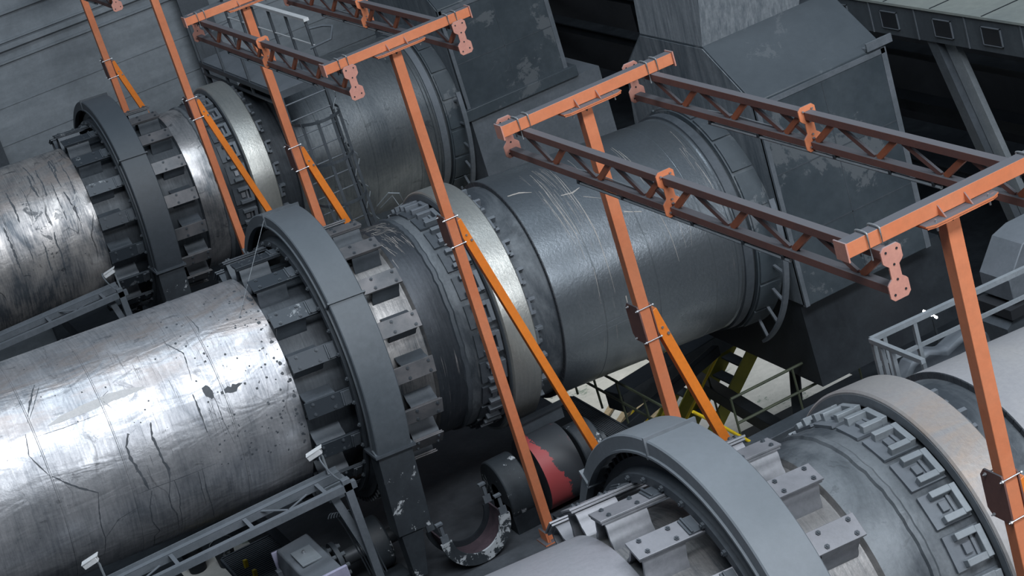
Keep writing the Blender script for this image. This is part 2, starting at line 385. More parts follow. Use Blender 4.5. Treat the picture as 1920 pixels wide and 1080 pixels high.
MT['stain'] = simple('dark_stain', (.045, .055, .068), (.08, .09, .105), 8, rough=(.5, .7), bump=.1)
MT['pale'] = simple('pale_wiped_streak', (.5, .5, .51), (.42, .43, .44), 5, rough=(.5, .6), metal=.1, bump=0)
MT['cream'] = simple('cream_scratch', (.4, .375, .35), (.28, .27, .26), 9, rough=(.5, .7), bump=0)
MT['soft'] = simple('faint_rub_mark', (.11, .13, .15), (.15, .17, .19), 14, rough=(.5, .6), bump=0)
BIGSCR = ([(-5.166, 9.7), (-5.199, 35.1), (-5.148, 55.4), (-5.173, 68.2)], [(-5.152, 16.0), (-5.152, 37.2), (-5.105, 56.0), (-5.1, 70.9), (-5.139, 91.3)],
          [(-5.27, 31.2), (-5.233, 50.2), (-5.207, 62.2)], [(-4.903, 16.9), (-4.902, 37.8), (-4.887, 55.2), (-4.908, 69.9), (-4.916, 88.8)], [(-4.913, 12.2), (-4.941, 33.4), (-4.924, 46.5)],
          [(-3.947, 16.9), (-3.926, 30.7), (-3.917, 42.2)], [(-3.971, 11.5), (-3.969, 28.4), (-3.966, 43.7)], [(-3.992, 58.9), (-3.955, 71.5), (-3.944, 85.4)], [(-3.655, 70.9), (-3.716, 80.2)],
          [(-3.147, 16.0), (-3.171, 32.4)], [(-3.176, 41.3), (-3.145, 53.7), (-3.142, 68.3)], [(-3.782, 65.5), (-3.796, 80.0)])
STAINS_B = (
    ([(-11.216, 68.3), (-11.29, 74.1), (-11.292, 79.7), (-11.237, 88.3), (-11.218, 93.6), (-11.19, 98.8)], .03, .6),
    ([(-10.931, 67.2), (-10.972, 73.6), (-10.952, 80.5), (-10.939, 87.5), (-10.907, 92.0), (-10.934, 98.7)], .026, .6),
    ([(-10.934, 98.7), (-10.987, 106.6), (-10.984, 114.1), (-10.935, 120.9), (-10.925, 138.5)], .014, .5),
    ([(-11.166, 99.8), (-11.235, 108.6), (-11.239, 119.0), (-11.168, 129.3), (-11.239, 132.8), (-11.24, 147.4)], .013, .5),
    ([(-10.88, 99.2), (-10.862, 109.2), (-10.888, 116.3), (-10.88, 133.2)], .011, .5),
    ([(-10.527, 98.2), (-10.536, 111.1), (-10.501, 124.8), (-10.463, 141.0)], .012, .5),
    ([(-10.584, 99.3), (-10.59, 110.0), (-10.568, 122.9)], .012, .5),
    ([(-12.207, 73.7), (-12.041, 81.1), (-11.878, 86.7), (-11.761, 90.1)], .02, .6),
    ([(-11.761, 90.1), (-11.812, 99.4), (-11.837, 107.9), (-11.821, 117.3), (-11.865, 130.8)], .012, .6),
    ([(-11.821, 117.3), (-11.629, 108.7), (-11.368, 105.9)], .01, .5),
    ([(-11.969, 26.8), (-12.098, 35.5), (-12.227, 46.2)], .022, .9), ([(-11.932, 28.9), (-12.06, 37.4), (-12.192, 44.8)], .012, .9),
    ([(-12.293, 51.1), (-12.347, 61.7), (-12.267, 69.5), (-12.21, 74.1)], .01, .9),
    ([(-12.245, 54.1), (-11.872, 54.8), (-11.375, 54.6)], .006, .5), ([(-11.34, 98.7), (-11.126, 98.6), (-10.743, 99.0), (-10.351, 98.7)], .006, .5),
    ([(-10.25, 71.4), (-10.182, 75.3)], .008, .2), ([(-10.185, 70.5), (-10.262, 74.0)], .008, .2), ([(-10.207, 73.0), (-10.188, 74.7)], .007, .2),
    ([(-10.353, 61.7), (-10.351, 71.2), (-10.349, 81.7)], .022, .7), ([(-10.154, 60.0), (-10.126, 69.1), (-10.125, 79.5), (-10.079, 92.0)], .008, .7),
    ([(-11.237, 44.9), (-11.32, 46.6), (-11.336, 49.4), (-11.282, 54.2)], .005, .3),
    ([(-10.40, 30), (-10.25, 40), (-10.3, 55)], .012, .9), ([(-10.0, 14), (-9.95, 28), (-9.98, 33)], .01, .9))


def stains(m, K):
    random.seed(21)
    if K == 'B':
        for pts, wd, wob in STAINS_B: m.ribbon([(X(a), b) for a, b in pts], 1.3755, wd, 1, wob)
        m.ribbon([(X(-12.02), 51.0), (X(-11.85), 50.2), (X(-11.58), 49.4), (X(-11.25), 48.6), (X(-10.95), 49.2), (X(-10.82), 49.8)], 1.3757, [.01, .075, .1, .11, .06, .005], 2, .12)
        m.ribbon([(X(-10.2), 60), (X(-10.18), 63), (X(-10.15), 67)], 1.3756, [.06, .13, .03], 1, .3)
        m.ribbon([(X(-10.04), 66), (X(-9.9), 66), (X(-9.76), 65)], 1.3756, [.03, .09, .01], 1, .5)
        for i in range(150):
            f = random.random() ** 2; m.spot(X(-9.205 - f * 1.1), random.uniform(10, 108), 1.3755, random.uniform(.005, .022) * (1.2 if f < .1 else .8))
        for i in range(70):
            a = random.uniform(-11.2, -9.6); t = random.uniform(0, 90); m.ribbon([(X(a), t), (X(a + random.uniform(-.01, .01)), t + random.uniform(3, 14))], 1.3755, random.uniform(.003, .008), 1, .6, .05)
    if K == 'A':
        for i in range(26):
            a = random.uniform(-11.6, -9.3); t = random.uniform(0, 90); x = a; pts = []
            for q in range(5): pts.append((X(min(x, -9.2)), t + q * random.uniform(4, 9))); x += random.uniform(-.03, .03)
            m.ribbon(pts, 1.3755, random.uniform(.008, .03), 1, .7)
        for i in range(16):
            a = random.gauss(-9.55, .15); t = random.gauss(62, 6); x = min(a, -9.3); m.ribbon([(X(x), t), (X(x + .05), t + random.uniform(-4, 4)), (X(x + .09), t + random.uniform(-6, 6))], 1.3757, random.uniform(.015, .04), 2, .7)
    if K != 'C':
        for i in range(40):
            m.spot(X(random.uniform(-13, -9.3)), random.uniform(10, 110), 1.3755, random.uniform(.005, .014))


def make_kiln(K, label, mats, padphase, chair0, nch):
    k = kiln_root('rotary_kiln', K, label, 'rotary kiln', 'rotary kilns lying side by side')
    small, seat, seat2, band, big, tire = mats
    xs = -25.
    m = MB(); prof = [(X(xs), 1.374)]
    for sw in (-23, -21.4, -19.8, -18.2, -16.8, -15.4, -13.9, -12.2, -11.37, -10.0 if K == 'B' else -10.6):
        prof += [(X(sw - .012), 1.374), (X(sw - .006), 1.379), (X(sw + .006), 1.379), (X(sw + .012), 1.374)]
    prof += [(X(-9.17), 1.374), (X(-9.17), 1.345)]
    m.rev(prof, n=128); stains(m, K); m.build('cylinder_shell', [small, 'stain', 'pale'], k)
    m = MB(); m.rev([(X(-9.172), 1.355), (X(-8.9), 1.355), (X(-8.36), 1.355)], n=128); m.build('shell_band', seat, k)
    m = MB(); m.rev([(X(-8.36), 1.355), (X(-7.47), 1.355), (X(-7.44), 1.405)], n=128); m.build('shell_band', seat2, k)
    m = MB(); random.seed(3)
    m.rev([(X(-7.441), 1.40), (X(-7.42), 1.408), (X(-7.06), 1.408)], n=128)
    if K == 'B':
        for i in range(60):
            t = random.uniform(-14, 24); a = -7.43 + random.uniform(0, .36); L_ = random.uniform(4, 14) * (1 if t > 5 else .5)
            m.ribbon([(X(a), t), (X(min(a + random.uniform(.0, .1), -7.07)), t + L_)], 1.4095, random.uniform(.003, .013), 1, .5, .05)
        for i in range(14):
            t = random.uniform(-12, 8); a = -7.42 + random.uniform(0, .1); m.ribbon([(X(a), t), (X(a + .24), t + random.uniform(-3, 3))], 1.4095, .012, 1, .5, .05)
    m.build('shell_band', [band, 'cream'], k)
    m = MB(); m.rev([(X(-7.08), 1.40), (X(-7.04), 1.425), (X(-6.9), 1.43), (X(-6.55), 1.44), (X(-6.1), 1.44), (X(-5.7), 1.44)], n=128); m.build('shell_band', 'bandC' if K != 'A' else 'seatA', k)
    # weld bead with a ragged edge
    m = MB(); n = 120; rr = []
    for i in range(n):
        t = 2 * math.pi * i / n; wob = .01 * math.sin(3 * t) + random.uniform(-.008, .008)
        rr.append([m.bm.verts.new((X(-7.05) + wob + dx, -r * math.sin(t), r * math.cos(t))) for dx, r in ((-.035, 1.405), (-.02, 1.435), (.025, 1.44), (.05, 1.425))])
    for i in range(n):
        a, b = rr[i], rr[(i + 1) % n]
        for j in range(3): m.bm.faces.new((a[j], b[j], b[j + 1], a[j + 1]))
    m.build('weld_seam', 'bandC' if K != 'B' else 'mid', k)
    # big shell
    m = MB(); prof = [(X(-5.70), 1.43), (X(-5.71), 1.502)]
    for sw in (-5.1, -4.3, -3.45):
        prof += [(X(sw - .008), 1.502), (X(sw - .004), 1.505), (X(sw + .004), 1.505), (X(sw + .008), 1.502)]
    prof += [(X(-3.12), 1.502), (X(-3.1), 1.485), (X(-3.06), 1.485), (X(-3.04), 1.502), (X(-2.8), 1.502), (X(-2.5), 1.4)]
    m.rev(prof, n=144)
    if K == 'B':
        random.seed(11)
        for q in BIGSCR: m.ribbon([(X(a), b) for a, b in q], 1.5035, .007, 1, .4, .06)
        for i in range(46):
            a = -5.05 + random.gauss(0, .12); t = random.uniform(5, 45); m.ribbon([(X(a), t), (X(a + random.uniform(-.02, .03)), t + random.uniform(8, 32))], 1.5032, random.uniform(.002, .006), 1, .4, .06)
        for i in range(16):
            a = random.choice((-3.95, -4.0, -3.2, -4.55)) + random.gauss(0, .05); t = random.uniform(5, 70); m.ribbon([(X(a), t), (X(a + random.uniform(-.03, .04)), t + random.uniform(5, 22))], 1.5032, random.uniform(.003, .008), 1, .4, .06)
        for q, wd in (([(-5.647, 20.9), (-5.487, 21.3), (-5.346, 24.1)], .03), ([(-5.047, 32.7), (-4.892, 33.6), (-4.764, 32.0)], .025), ([(-4.798, 37.8), (-4.602, 42.2)], .015), ([(-4.415, 53.0), (-4.194, 56.1)], .03), ([(-4.78, 92), (-4.77, 97)], .035)):
            m.ribbon([(X(a), b) for a, b in q], 1.5035, wd, 1, .3)
        for q in ([(-5.5, 104), (-5.2, 102.5), (-4.6, 101)], [(-5.45, 107), (-5.1, 105.5), (-4.6, 104)]): m.ribbon([(X(a), b) for a, b in q], 1.5035, .02, 2, .5)
    m.build('hood_end_shell', [big, 'cream', 'soft'], k)
    m = MB(); m.rev([(X(-3.02), 1.5), (X(-3.02), 1.535), (X(-2.9), 1.54), (X(-2.88), 1.5)], n=144, closed=True); m.build('end_ring', 'mid' if K != 'A' else 'steel', k)
    # dark notched seam at the sleeve edge
    m = MB()
    for i in range(96):
        t = i * 3.75; m.flat(X(-5.722), X(-5.708), 1.44, 1.496, t, .043)
    m.rev([(X(-5.718), 1.43), (X(-5.718), 1.5), (X(-5.7), 1.5), (X(-5.7), 1.43)], n=96, closed=True); m.build('sleeve_lip', 'lipd', k)
    # riding ring with rounded edges
    m = MB(); a, b = X(-6.53), X(-6.13)
    m.rev([(a + .004, 1.5), (a, 1.51), (a, 1.618), (a + .018, 1.636), (b - .018, 1.636), (b, 1.618), (b, 1.51), (b - .004, 1.5)], n=160, closed=True)
    tr = m.build('riding_ring', tire, k)
    m = MB(); m.rev([(a - .004, 1.512), (a - .004, 1.6), (a + .001, 1.6), (a + .001, 1.512)], n=160, closed=True); m.build('ring_side_face', 'guard', tr)
    # retaining brackets either side of the ring
    sp_ = 360 / nch
    for i in range(-5, 12):
        t = chair0 + sp_ * i
        m = MB(); x0, x1 = X(-6.80), X(-6.555); W = .135; r0, r1 = 1.452, 1.528
        m.flat(x1 - .06, x1, r0, r1, t, W); m.flat(x0, x1 - .055, r0, r1, t - math.degrees(.107 / 1.45), .03); m.flat(x0, x1 - .055, r0, r1, t + math.degrees(.107 / 1.45), .03)
        br = m.build('ring_bracket', 'steel' if K != 'C' else 'steel_light', k, bevel=.006)
        m = MB(); m.flat(X(-6.88), X(-6.54), 1.43, 1.456, t, .15); m.build('base_plate', 'mid' if K != 'C' else 'steel', br)
        m = MB(); m.flat(X(-6.76), X(-6.69), 1.45, 1.488, t, .045); m.flat(X(-6.665), X(-6.635), 1.45, 1.475, t, .085); m.build('lock_block', 'steel' if K != 'A' else 'pad', br, bevel=.004)
        t2 = t + sp_ * .35
        m = MB(); x0, x1 = X(-6.105), X(-5.98)
        m.flat(x0, x0 + .04, r0 - .01, 1.54, t2, .1); m.flat(x0 + .035, x1, r0 - .01, 1.525, t2 - 3.4, .022); m.flat(x0 + .035, x1 - .03, r0 - .01, 1.5, t2 + 3.4, .022)
        b2 = m.build('ring_stop', 'steel', k, bevel=.004)
        m = MB(); m.flat(x0 + .05, x1 - .03, 1.44, 1.475, t2, .035); m.build('lock_block', 'mid', b2)
    # girth gear
    m = MB(); x0, x1 = X(-8.50), X(-8.22)
    m.rev([(x0, 1.70), (x0, 1.80), (x1, 1.80), (x1, 1.70)], n=128, closed=True)
    for i in range(96):
        t = i * 3.75; m.flat(x0 + .02, x1 - .02, 1.79, 1.87, t, .022)
    gr = m.build('girth_gear', 'gear', k)
    m = MB(); m.rev([(X(-8.61), 1.61), (X(-8.61), 1.69), (X(-8.57), 1.69), (X(-8.57), 1.61)], n=128, closed=True); m.rev([(X(-8.575), 1.66), (x0, 1.72)], n=128); m.build('gear_flange', 'mid', gr)
    for i in range(-4, 13):
        t = padphase + 21.176 * (i * .5) + 3; 
        o = place_bolt(gr, X(-8.61), 1.652, t); o.rotation_euler = (0, -math.pi / 2, 0); o.scale = (1.3, 1.3, 1.3)
    # spring plates
    for i in range(-8, 9):
        t = padphase + 21.176 * i
        m = MB(); m.flat(X(-9.2), X(-7.50), 1.586, 1.606, t, .106); m.flat(X(-9.19), X(-7.51), 1.562, 1.583, t, .1)
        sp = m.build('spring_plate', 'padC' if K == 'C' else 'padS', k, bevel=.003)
        # arched saddles carrying the plate
        for xa, xb in ((-9.16, -8.78), (-7.9, -7.54)):
            m = MB(); tt = R_(t); n_ = Vector((0, -math.sin(tt), math.cos(tt))); q = Vector((0, -math.cos(tt), -math.sin(tt)))
            arch = [(-.155, 1.345), (-.145, 1.39), (-.118, 1.43), (-.108, 1.49), (-.1, 1.53), (-.08, 1.561), (.08, 1.561), (.1, 1.53), (.108, 1.49), (.118, 1.43), (.145, 1.39), (.155, 1.345)]
            inn = [(u * .82, r - .018) for u, r in arch]
            rows = []
            for x in (X(xa), X(xb)):
                rows.append([m.bm.verts.new(Vector((x, 0, 0)) + q * u + n_ * r) for u, r in arch + inn[::-1]])
            A_, B_ = rows; L_ = len(A_)
            for j in range(L_): m.bm.faces.new((A_[j], A_[(j + 1) % L_], B_[(j + 1) % L_], B_[j]))
            na = len(arch)
            for rw in rows:
                for j in range(na - 1): m.bm.faces.new((rw[j], rw[j + 1], rw[L_ - 2 - j], rw[L_ - 1 - j]))
            m.build('saddle', 'mid' if K != 'C' else 'padC', sp)
        m = MB(); m.flat(X(-8.74), X(-8.62), 1.602, 1.622, t, .09); m.flat(X(-8.72), X(-8.7), 1.622, 1.64, t, .09); m.build('gear_clamp', 'mid', sp, bevel=.004)
        if -3 <= i <= 6:
            for xb in (-9.1, -8.84, -7.85, -7.57):
                for sgn in (-1, 1): place_bolt(sp, X(xb), 1.602, t + sgn * 2.3)
    return k


make_kiln('A', 'farthest rotary kiln, dirty stained shell with a bright polished ring, beside the concrete wall', ('shellA', 'seatA', 'seatA', 'bandA', 'bigA', 'tireA'), 14.5, 0, 24)
make_kiln('B', 'middle rotary kiln with a silver streaked shell and scratched grey drum, crossing the whole hall', ('shellB', 'seatA', 'seatB', 'bandB', 'bigB', 'tireA'), 2.5, -.5, 24)
make_kiln('C', 'nearest rotary kiln, clean lilac grey shell and wide pale ring at the lower right', ('shellC', 'seatB', 'seatB', 'bandC', 'bigC', 'tireC'), 18.4, .8, 25)

# gear guards: ring of channel sections, joint flanges, support legs


def make_guard(K, label):
    g = kiln_root('gear_guard', K, label, 'gear guard', 'arched gear guards over the kilns')
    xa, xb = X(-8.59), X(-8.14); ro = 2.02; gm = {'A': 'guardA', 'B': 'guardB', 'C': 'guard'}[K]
    joints = [-108, -52, -4.5, 52, 109]
    for a, b in zip(joints, joints[1:]):
        m = MB()
        prof = [(xa, ro - .14), (xa, ro - .012), (xa + .012, ro), (xb - .012, ro), (xb, ro - .012), (xb, ro - .14), (xb - .02, ro - .14), (xb - .02, ro - .025), (xa + .02, ro - .025), (xa + .02, ro - .14)]
        m.rev(prof, a + .25, b - .25, 28, True); m.rev([(xa - .022, ro - .145), (xa - .022, ro - .125), (xa + .05, ro - .125), (xa + .05, ro - .145)], a + .25, b - .25, 28, True)
        m.build('guard_section', gm, g)
    for j in joints:
        m = MB(); m.flat(xa - .02, xb + .02, ro - .16, ro + .028, j, .012); m.build('joint_flange', gm, g)
    for sgn in (1, -1):
        t = 109 * sgn; y = -ro * math.sin(R_(t)); z = ro * math.cos(R_(t))
        m = MB()
        yo = y; yi = y + .30 * sgn
        m.hexa([(xa, min(yo, yi) + 0, z), (xb, min(yo, yi), z), (xb, max(yo, yi), z), (xa, max(yo, yi), z),
                (xa, min(yo, yi), z - 1.1), (xb, min(yo, yi), z - 1.1), (xb, max(yo, yi), z - 1.1), (xa, max(yo, yi), z - 1.1)][::1])
        m.hexa([(xa + .04, min(yo, yi) + .02, z - 1.1), (xb - .12, min(yo, yi) + .02, z - 1.1), (xb - .12, max(yo, yi) - .04, z - 1.1), (xa + .04, max(yo, yi) - .04, z - 1.1),
                (xa + .08, min(yo, yi) + .03, z - 1.72), (xb - .2, min(yo, yi) + .03, z - 1.72), (xb - .2, max(yo, yi) - .06, z - 1.72), (xa + .08, max(yo, yi) - .06, z - 1.72)])
        sc = m.build('support_column', 'darkpeel', g, bevel=.006)
        m = MB(); m.box(xa - .04, xb + .04, min(yo, yi) - .05, max(yo, yi) + .05, z - .02, z + .012); m.build('column_flange', 'mid', sc)
    return g


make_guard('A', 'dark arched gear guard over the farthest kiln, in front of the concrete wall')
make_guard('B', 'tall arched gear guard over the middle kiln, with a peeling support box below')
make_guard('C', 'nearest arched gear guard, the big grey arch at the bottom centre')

# ------------------------------------------------------------------ hoods


def make_hood(K, label, off, flange):
    h = thing('kiln_hood', label, 'kiln hood', (off[0] - 1.4, off[1], -2), 'sheet metal hoods at the kiln ends')
    ox, oy, oz = off; x0, x1 = -2.45 + ox, -.43 + ox; y0, y1 = -1.75 + oy, 1.8 + oy
    zt = 2.04 + oz; zb = -.85 + oz; yc0, yc1 = -.78 + oy, .88 + oy; zc = 2.68 + oz
    m = MB(); m.prism([(y0, zb), (y1, zb), (y1, 1.26 + oz), (y1 - .2, zt + .06), (yc1, zc), (yc0, zc), (y0, zt)], 'x', x0, x1)
    m.build('hood_body', 'hood', h, bevel=.01)
    m = MB(); m.hexa([(x0, yc0, zc), (-.92 + ox, yc0, zc), (-.92 + ox, yc1, zc), (x0, yc1, zc),
                      (x0 + .1, yc0 - .35, zc + 1.6), (-.5 + ox, yc0 - .35, zc + 1.6), (-.5 + ox, yc1 - .1, zc + 1.6), (x0 + .1, yc1 - .1, zc + 1.6)])
    m.build('chute', 'chute', h)
    m = MB(); m.prism([(y0 + .03, zb + .02), (y1 - .02, zb + .02), (y1 - .02, 1.24 + oz), (y1 - .22, zt + .03), (yc1, zc - .03), (yc0, zc - .03), (y0 + .03, zt - .02)], 'x', x0 - .012, x0 - .001); m.build('front_panel', 'front', h)
    # corner angles and panel seams
    m = MB(); t_ = .012
    m.box(x0 - t_, x0 + .05, y0 - t_, y0 + .06, zb, zt - .02); m.box(x1 - .06, x1 + .02, y0 - t_, y0 + .03, zb, zt - .02)
    m.box(x0, x1, y0 - t_, y0 + .02, zt - .1, zt - .03)
    m.build('corner_angle', 'steel', h)
    m = MB()
    for zz in (1.0, .1): m.box(x0 + .06, x1 - .06, y0 - .004, y0 + .01, zz + oz, zz + .015 + oz)
    for xx in (-1.45,): m.box(xx + ox, xx + .012 + ox, y0 - .004, y0 + .01, zb, zt - .1)
    m.build('panel_seam', 'mid', h)
    m = MB(); m.box(x1 - .28, x1 + .12, y0 - .03, y0 + .18, zt + .01, zt + .05); m.box(x1 - .28, x1 + .12, y0 - .05, y0 - .02, zt + .01, zt + .12); m.build('roof_bracket', 'steel', h)
    if flange:
        m = MB(); m.box(x0 - .1, x1 + .15, y0 - .09, y1 + .09, .0 + oz, .2 + oz); m.build('rim_flange', 'hood', h, bevel=.01)
        m = MB(); m.box(x0 - .02, x1 + .6, y0 - .03, y1, zb - 1.5, -.002 + oz); m.build('lower_body', 'steel', h)
    else:
        m = MB(); m.hexa([(x0 + .02, y0 + .15, -2.1 + oz), (x1 + .5, y0 + .15, -2.1 + oz), (x1 + .5, y1 - .3, -2.1 + oz), (x0 + .02, y1 - .3, -2.1 + oz),
                          (x0 + .02, y0 + .2, zb - .002), (x1 + .3, y0 + .2, zb - .002), (x1 + .3, y1, zb - .002), (x0 + .02, y1, zb - .002)])
        m.build('lower_body', 'dark', h)
    rebase(h); return h


make_hood('B', 'square sheet metal hood with sloped shoulders at the end of the middle kiln', (0, 0, 0), False)
make_hood('A', 'tall hood with a projecting rim flange at the end of the farthest kiln', (.2, 10.42, .12), True)


def make_seal(K, label):
    r = kiln_root('seal_ring', K, label, 'seal ring', 'stationary seal rings between kiln and hood')
    m = MB(); m.rev([(X(-2.86), 1.51), (X(-2.86), 1.57), (X(-2.5), 1.60), (X(-2.5), 1.53)], n=120, closed=True); m.build('seal_drum', 'hood', r)
    for i in range(-2, 8):
        t = 8 + 19 * i
        m = MB(); m.sector(X(-2.84), X(-2.53), 1.575, 1.605, t, .235, 6); m.build('seal_panel', 'hood', r, bevel=.004)
    if K != 'C':
        m = MB(); m.rev([(X(-2.68), 1.86), (X(-2.68), 1.9), (X(-2.6), 1.9), (X(-2.6), 1.86)], 72, 150, 30, True)
        for t in range(76, 150, 14): m.flat(X(-2.66), X(-2.62), 1.57, 1.88, t, .014)
        m.build('lower_rib_frame', 'steel', r)
    return r


make_seal('B', 'segmented seal ring joining the middle kiln to its hood')
make_seal('A', 'segmented seal ring joining the farthest kiln to its hood')

# ------------------------------------------------------------------ orange posts with T arms
XF = -6.894; ZF = 4.705; HL = .917


def dogbone(m, x, z0, z1, y, th, w=.165, waist=.085):
    H_ = z1 - z0; c = .028
    L = [(-w / 2 + c, 0), (w / 2 - c, 0), (w / 2, c), (w / 2, H_ * .3), (w / 2 - .012, H_ * .34), (waist / 2, H_ * .4), (waist / 2, H_ * .62), (w / 2 - .012, H_ * .68), (w / 2, H_ * .72), (w / 2, H_ - c), (w / 2 - c, H_)]
    L += [(-a, b) for a, b in L[::-1]][0:0]
    pts = [(x + u, z0 + v) for u, v in L] + [(x - u, z0 + v) for u, v in L[::-1] if (u, v) not in ((-w / 2 + c, 0),)]
    pts = pts[1:]
    m.prism(pts, 'y', y - th / 2, y + th / 2)


def make_post(y, label, arm=True):
    yc = y + .05; root = thing('steel_post', label, 'steel post', (XF - .065, yc, DECK), 'orange T-topped steel posts')
    xc = XF - .065; hw = .058
    m = MB(); m.box(xc - hw, xc + hw, yc - hw, yc + hw, DECK + .02, ZF - .14); m.build('column', 'orange', root, bevel=.006)
    m = MB(); m.box(XF - HL, XF + HL, y + .0, y + .11, ZF - .11, ZF); m.build('arm', 'orange', root, bevel=.004)
    for xe in (XF - HL - .012, XF + HL): m = MB(); m.box(xe, xe + .012, y - .02, y + .125, ZF - .13, ZF + .012); m.build('arm_end_plate', 'plate', root)
    m = MB(); m.prism([(xc - .26, y - .07), (xc - .2, y - .1), (xc + .3, y - .1), (xc + .36, y - .07), (xc + .36, y + .17), (xc + .3, y + .2), (xc - .2, y + .2), (xc - .26, y + .17)], 'z', ZF - .126, ZF - .113)
    m.prism([(xc - .25, y - .07), (xc - .19, y - .095), (xc + .29, y - .095), (xc + .35, y - .07), (xc + .35, y + .17), (xc + .29, y + .2), (xc - .19, y + .2), (xc - .25, y + .17)], 'z', ZF - .142, ZF - .129)
    m.build('cap_plate', 'orange', root)
    for dx in (-.09, .14):
        m = MB(); yy = y - .001
        m.prism([(yy, ZF - .112), (yy - .075, ZF - .112), (yy, ZF - .035)], 'x', xc + dx - .005, xc + dx + .005); m.build('gusset', 'orange', root)
    m = MB(); m.prism([(xc - .03, ZF - .142), (xc + .03, ZF - .142), (xc, ZF - .19)], 'y', yc - hw - .006, yc - hw + .0); m.build('stiffener', 'dark', root)
    for dx, dy in ((-.17, -.065), (.28, -.065)):
        m = MB(); m.tube([(xc + dx, y + dy, ZF - .18), (xc + dx, y + dy, ZF - .095)], .008, 8); m.build('plate_bolt', 'bolt', root)
    # brace leaning towards +x
    zt = 2.34; p0 = Vector((xc + hw + .03, yc, zt)); slope = .235; L = zt - DECK - .02; p1 = Vector((p0.x + .02 + slope * L, yc, DECK + .02))
    m = MB(); m.bar(p0 + Vector((-.01, 0, .08)), p1, .1, .1, (1, 0, 0)); m.build('brace', 'orange2', root, bevel=.005)
    m = MB(); m.tube([(p0.x + .04, yc - .05, zt - .12), (p0.x + .04, yc - .062, zt - .12)], .012, 8); m.tube([(p0.x + .085, yc - .05, zt - .2), (p0.x + .085, yc - .066, zt - .2)], .016, 6); m.build('brace_bolt', 'bolt', root)
    # clamp: side plates and tie rods
    m = MB(); m.prism([(yc - .07, 2.16), (yc - .05, 2.12), (yc + .15, 2.12), (yc + .2, 2.18), (yc + .2, 2.46), (yc + .15, 2.52), (yc - .05, 2.52), (yc - .07, 2.48)], 'x', xc - hw - .016, xc - hw - .001); m.build('clamp_plate', 'truss', root)
    m = MB(); m.prism([(yc - .07, 2.16), (yc - .05, 2.12), (yc + .12, 2.12), (yc + .12, 2.52), (yc - .05, 2.52), (yc - .07, 2.48)], 'x', xc + hw + .001, xc + hw + .014); m.build('clamp_plate', 'truss', root)
    for z in (2.15, 2.49):
        for yy in (yc - .072, yc + .12):
            m = MB(); m.tube([(xc - hw - .05, yy, z), (xc + hw + .04, yy, z)], .006, 6)
            for xx in (xc - hw - .035, xc + hw + .02): m.tube([(xx, yy, z), (xx + .014, yy, z)], .013, 6)
            m.build('tie_rod', 'bolt', root)
    m = MB(); m.box(xc - .15, xc + .2, yc - .13, yc + .13, DECK + .002, DECK + .02)
    m.build('base_plate', 'orange', root)
    m = MB(); m.box(xc - .1, xc - .09 + .02, yc - .1, yc + .1, DECK + .02, DECK + .16); m.box(xc - .075, xc - .06, yc - .11, yc - .058, DECK + .02, DECK + .13); m.box(xc + .05, xc + .07, yc - .11, yc - .058, DECK + .02, DECK + .16); m.build('foot_gusset', 'orange', root)
    # U bolts holding the trusses
    for xt in (XF - HL + .226, XF + HL - .226):
        for d in (-.055, .05):
            m = MB(); pts = []
            for q in range(9):
                a = math.pi * q / 8; pts.append((xt + d, y + .055 + .068 * math.cos(a), ZF + .004 + .012 * math.sin(a)))
            m.tube([(xt + d, y + .123, ZF - .19)] + pts + [(xt + d, y - .013, ZF - .19)], .007, 6); m.build('u_bolt', 'wire', root)
    rebase(root); return root


YP = {'P0': 13.46, 'P4': 8.08, 'P5': 3.08, 'P1': -2.30, 'P2': -6.898, 'P3': -12.277}
make_post(YP['P0'], 'orange post behind the farthest kiln, against the concrete wall')
make_post(YP['P4'], 'orange post between the far kilns, second from the left')
make_post(YP['P5'], 'orange post standing just left of the caged ladder')
make_post(YP['P1'], 'orange post rising in front of the middle kiln ring, foot visible on the deck')
make_post(YP['P2'], 'orange post in front of the middle kiln drum, behind the nearest gear guard')
make_post(YP['P3'], 'orange post in front of the nearest kiln at the right edge')


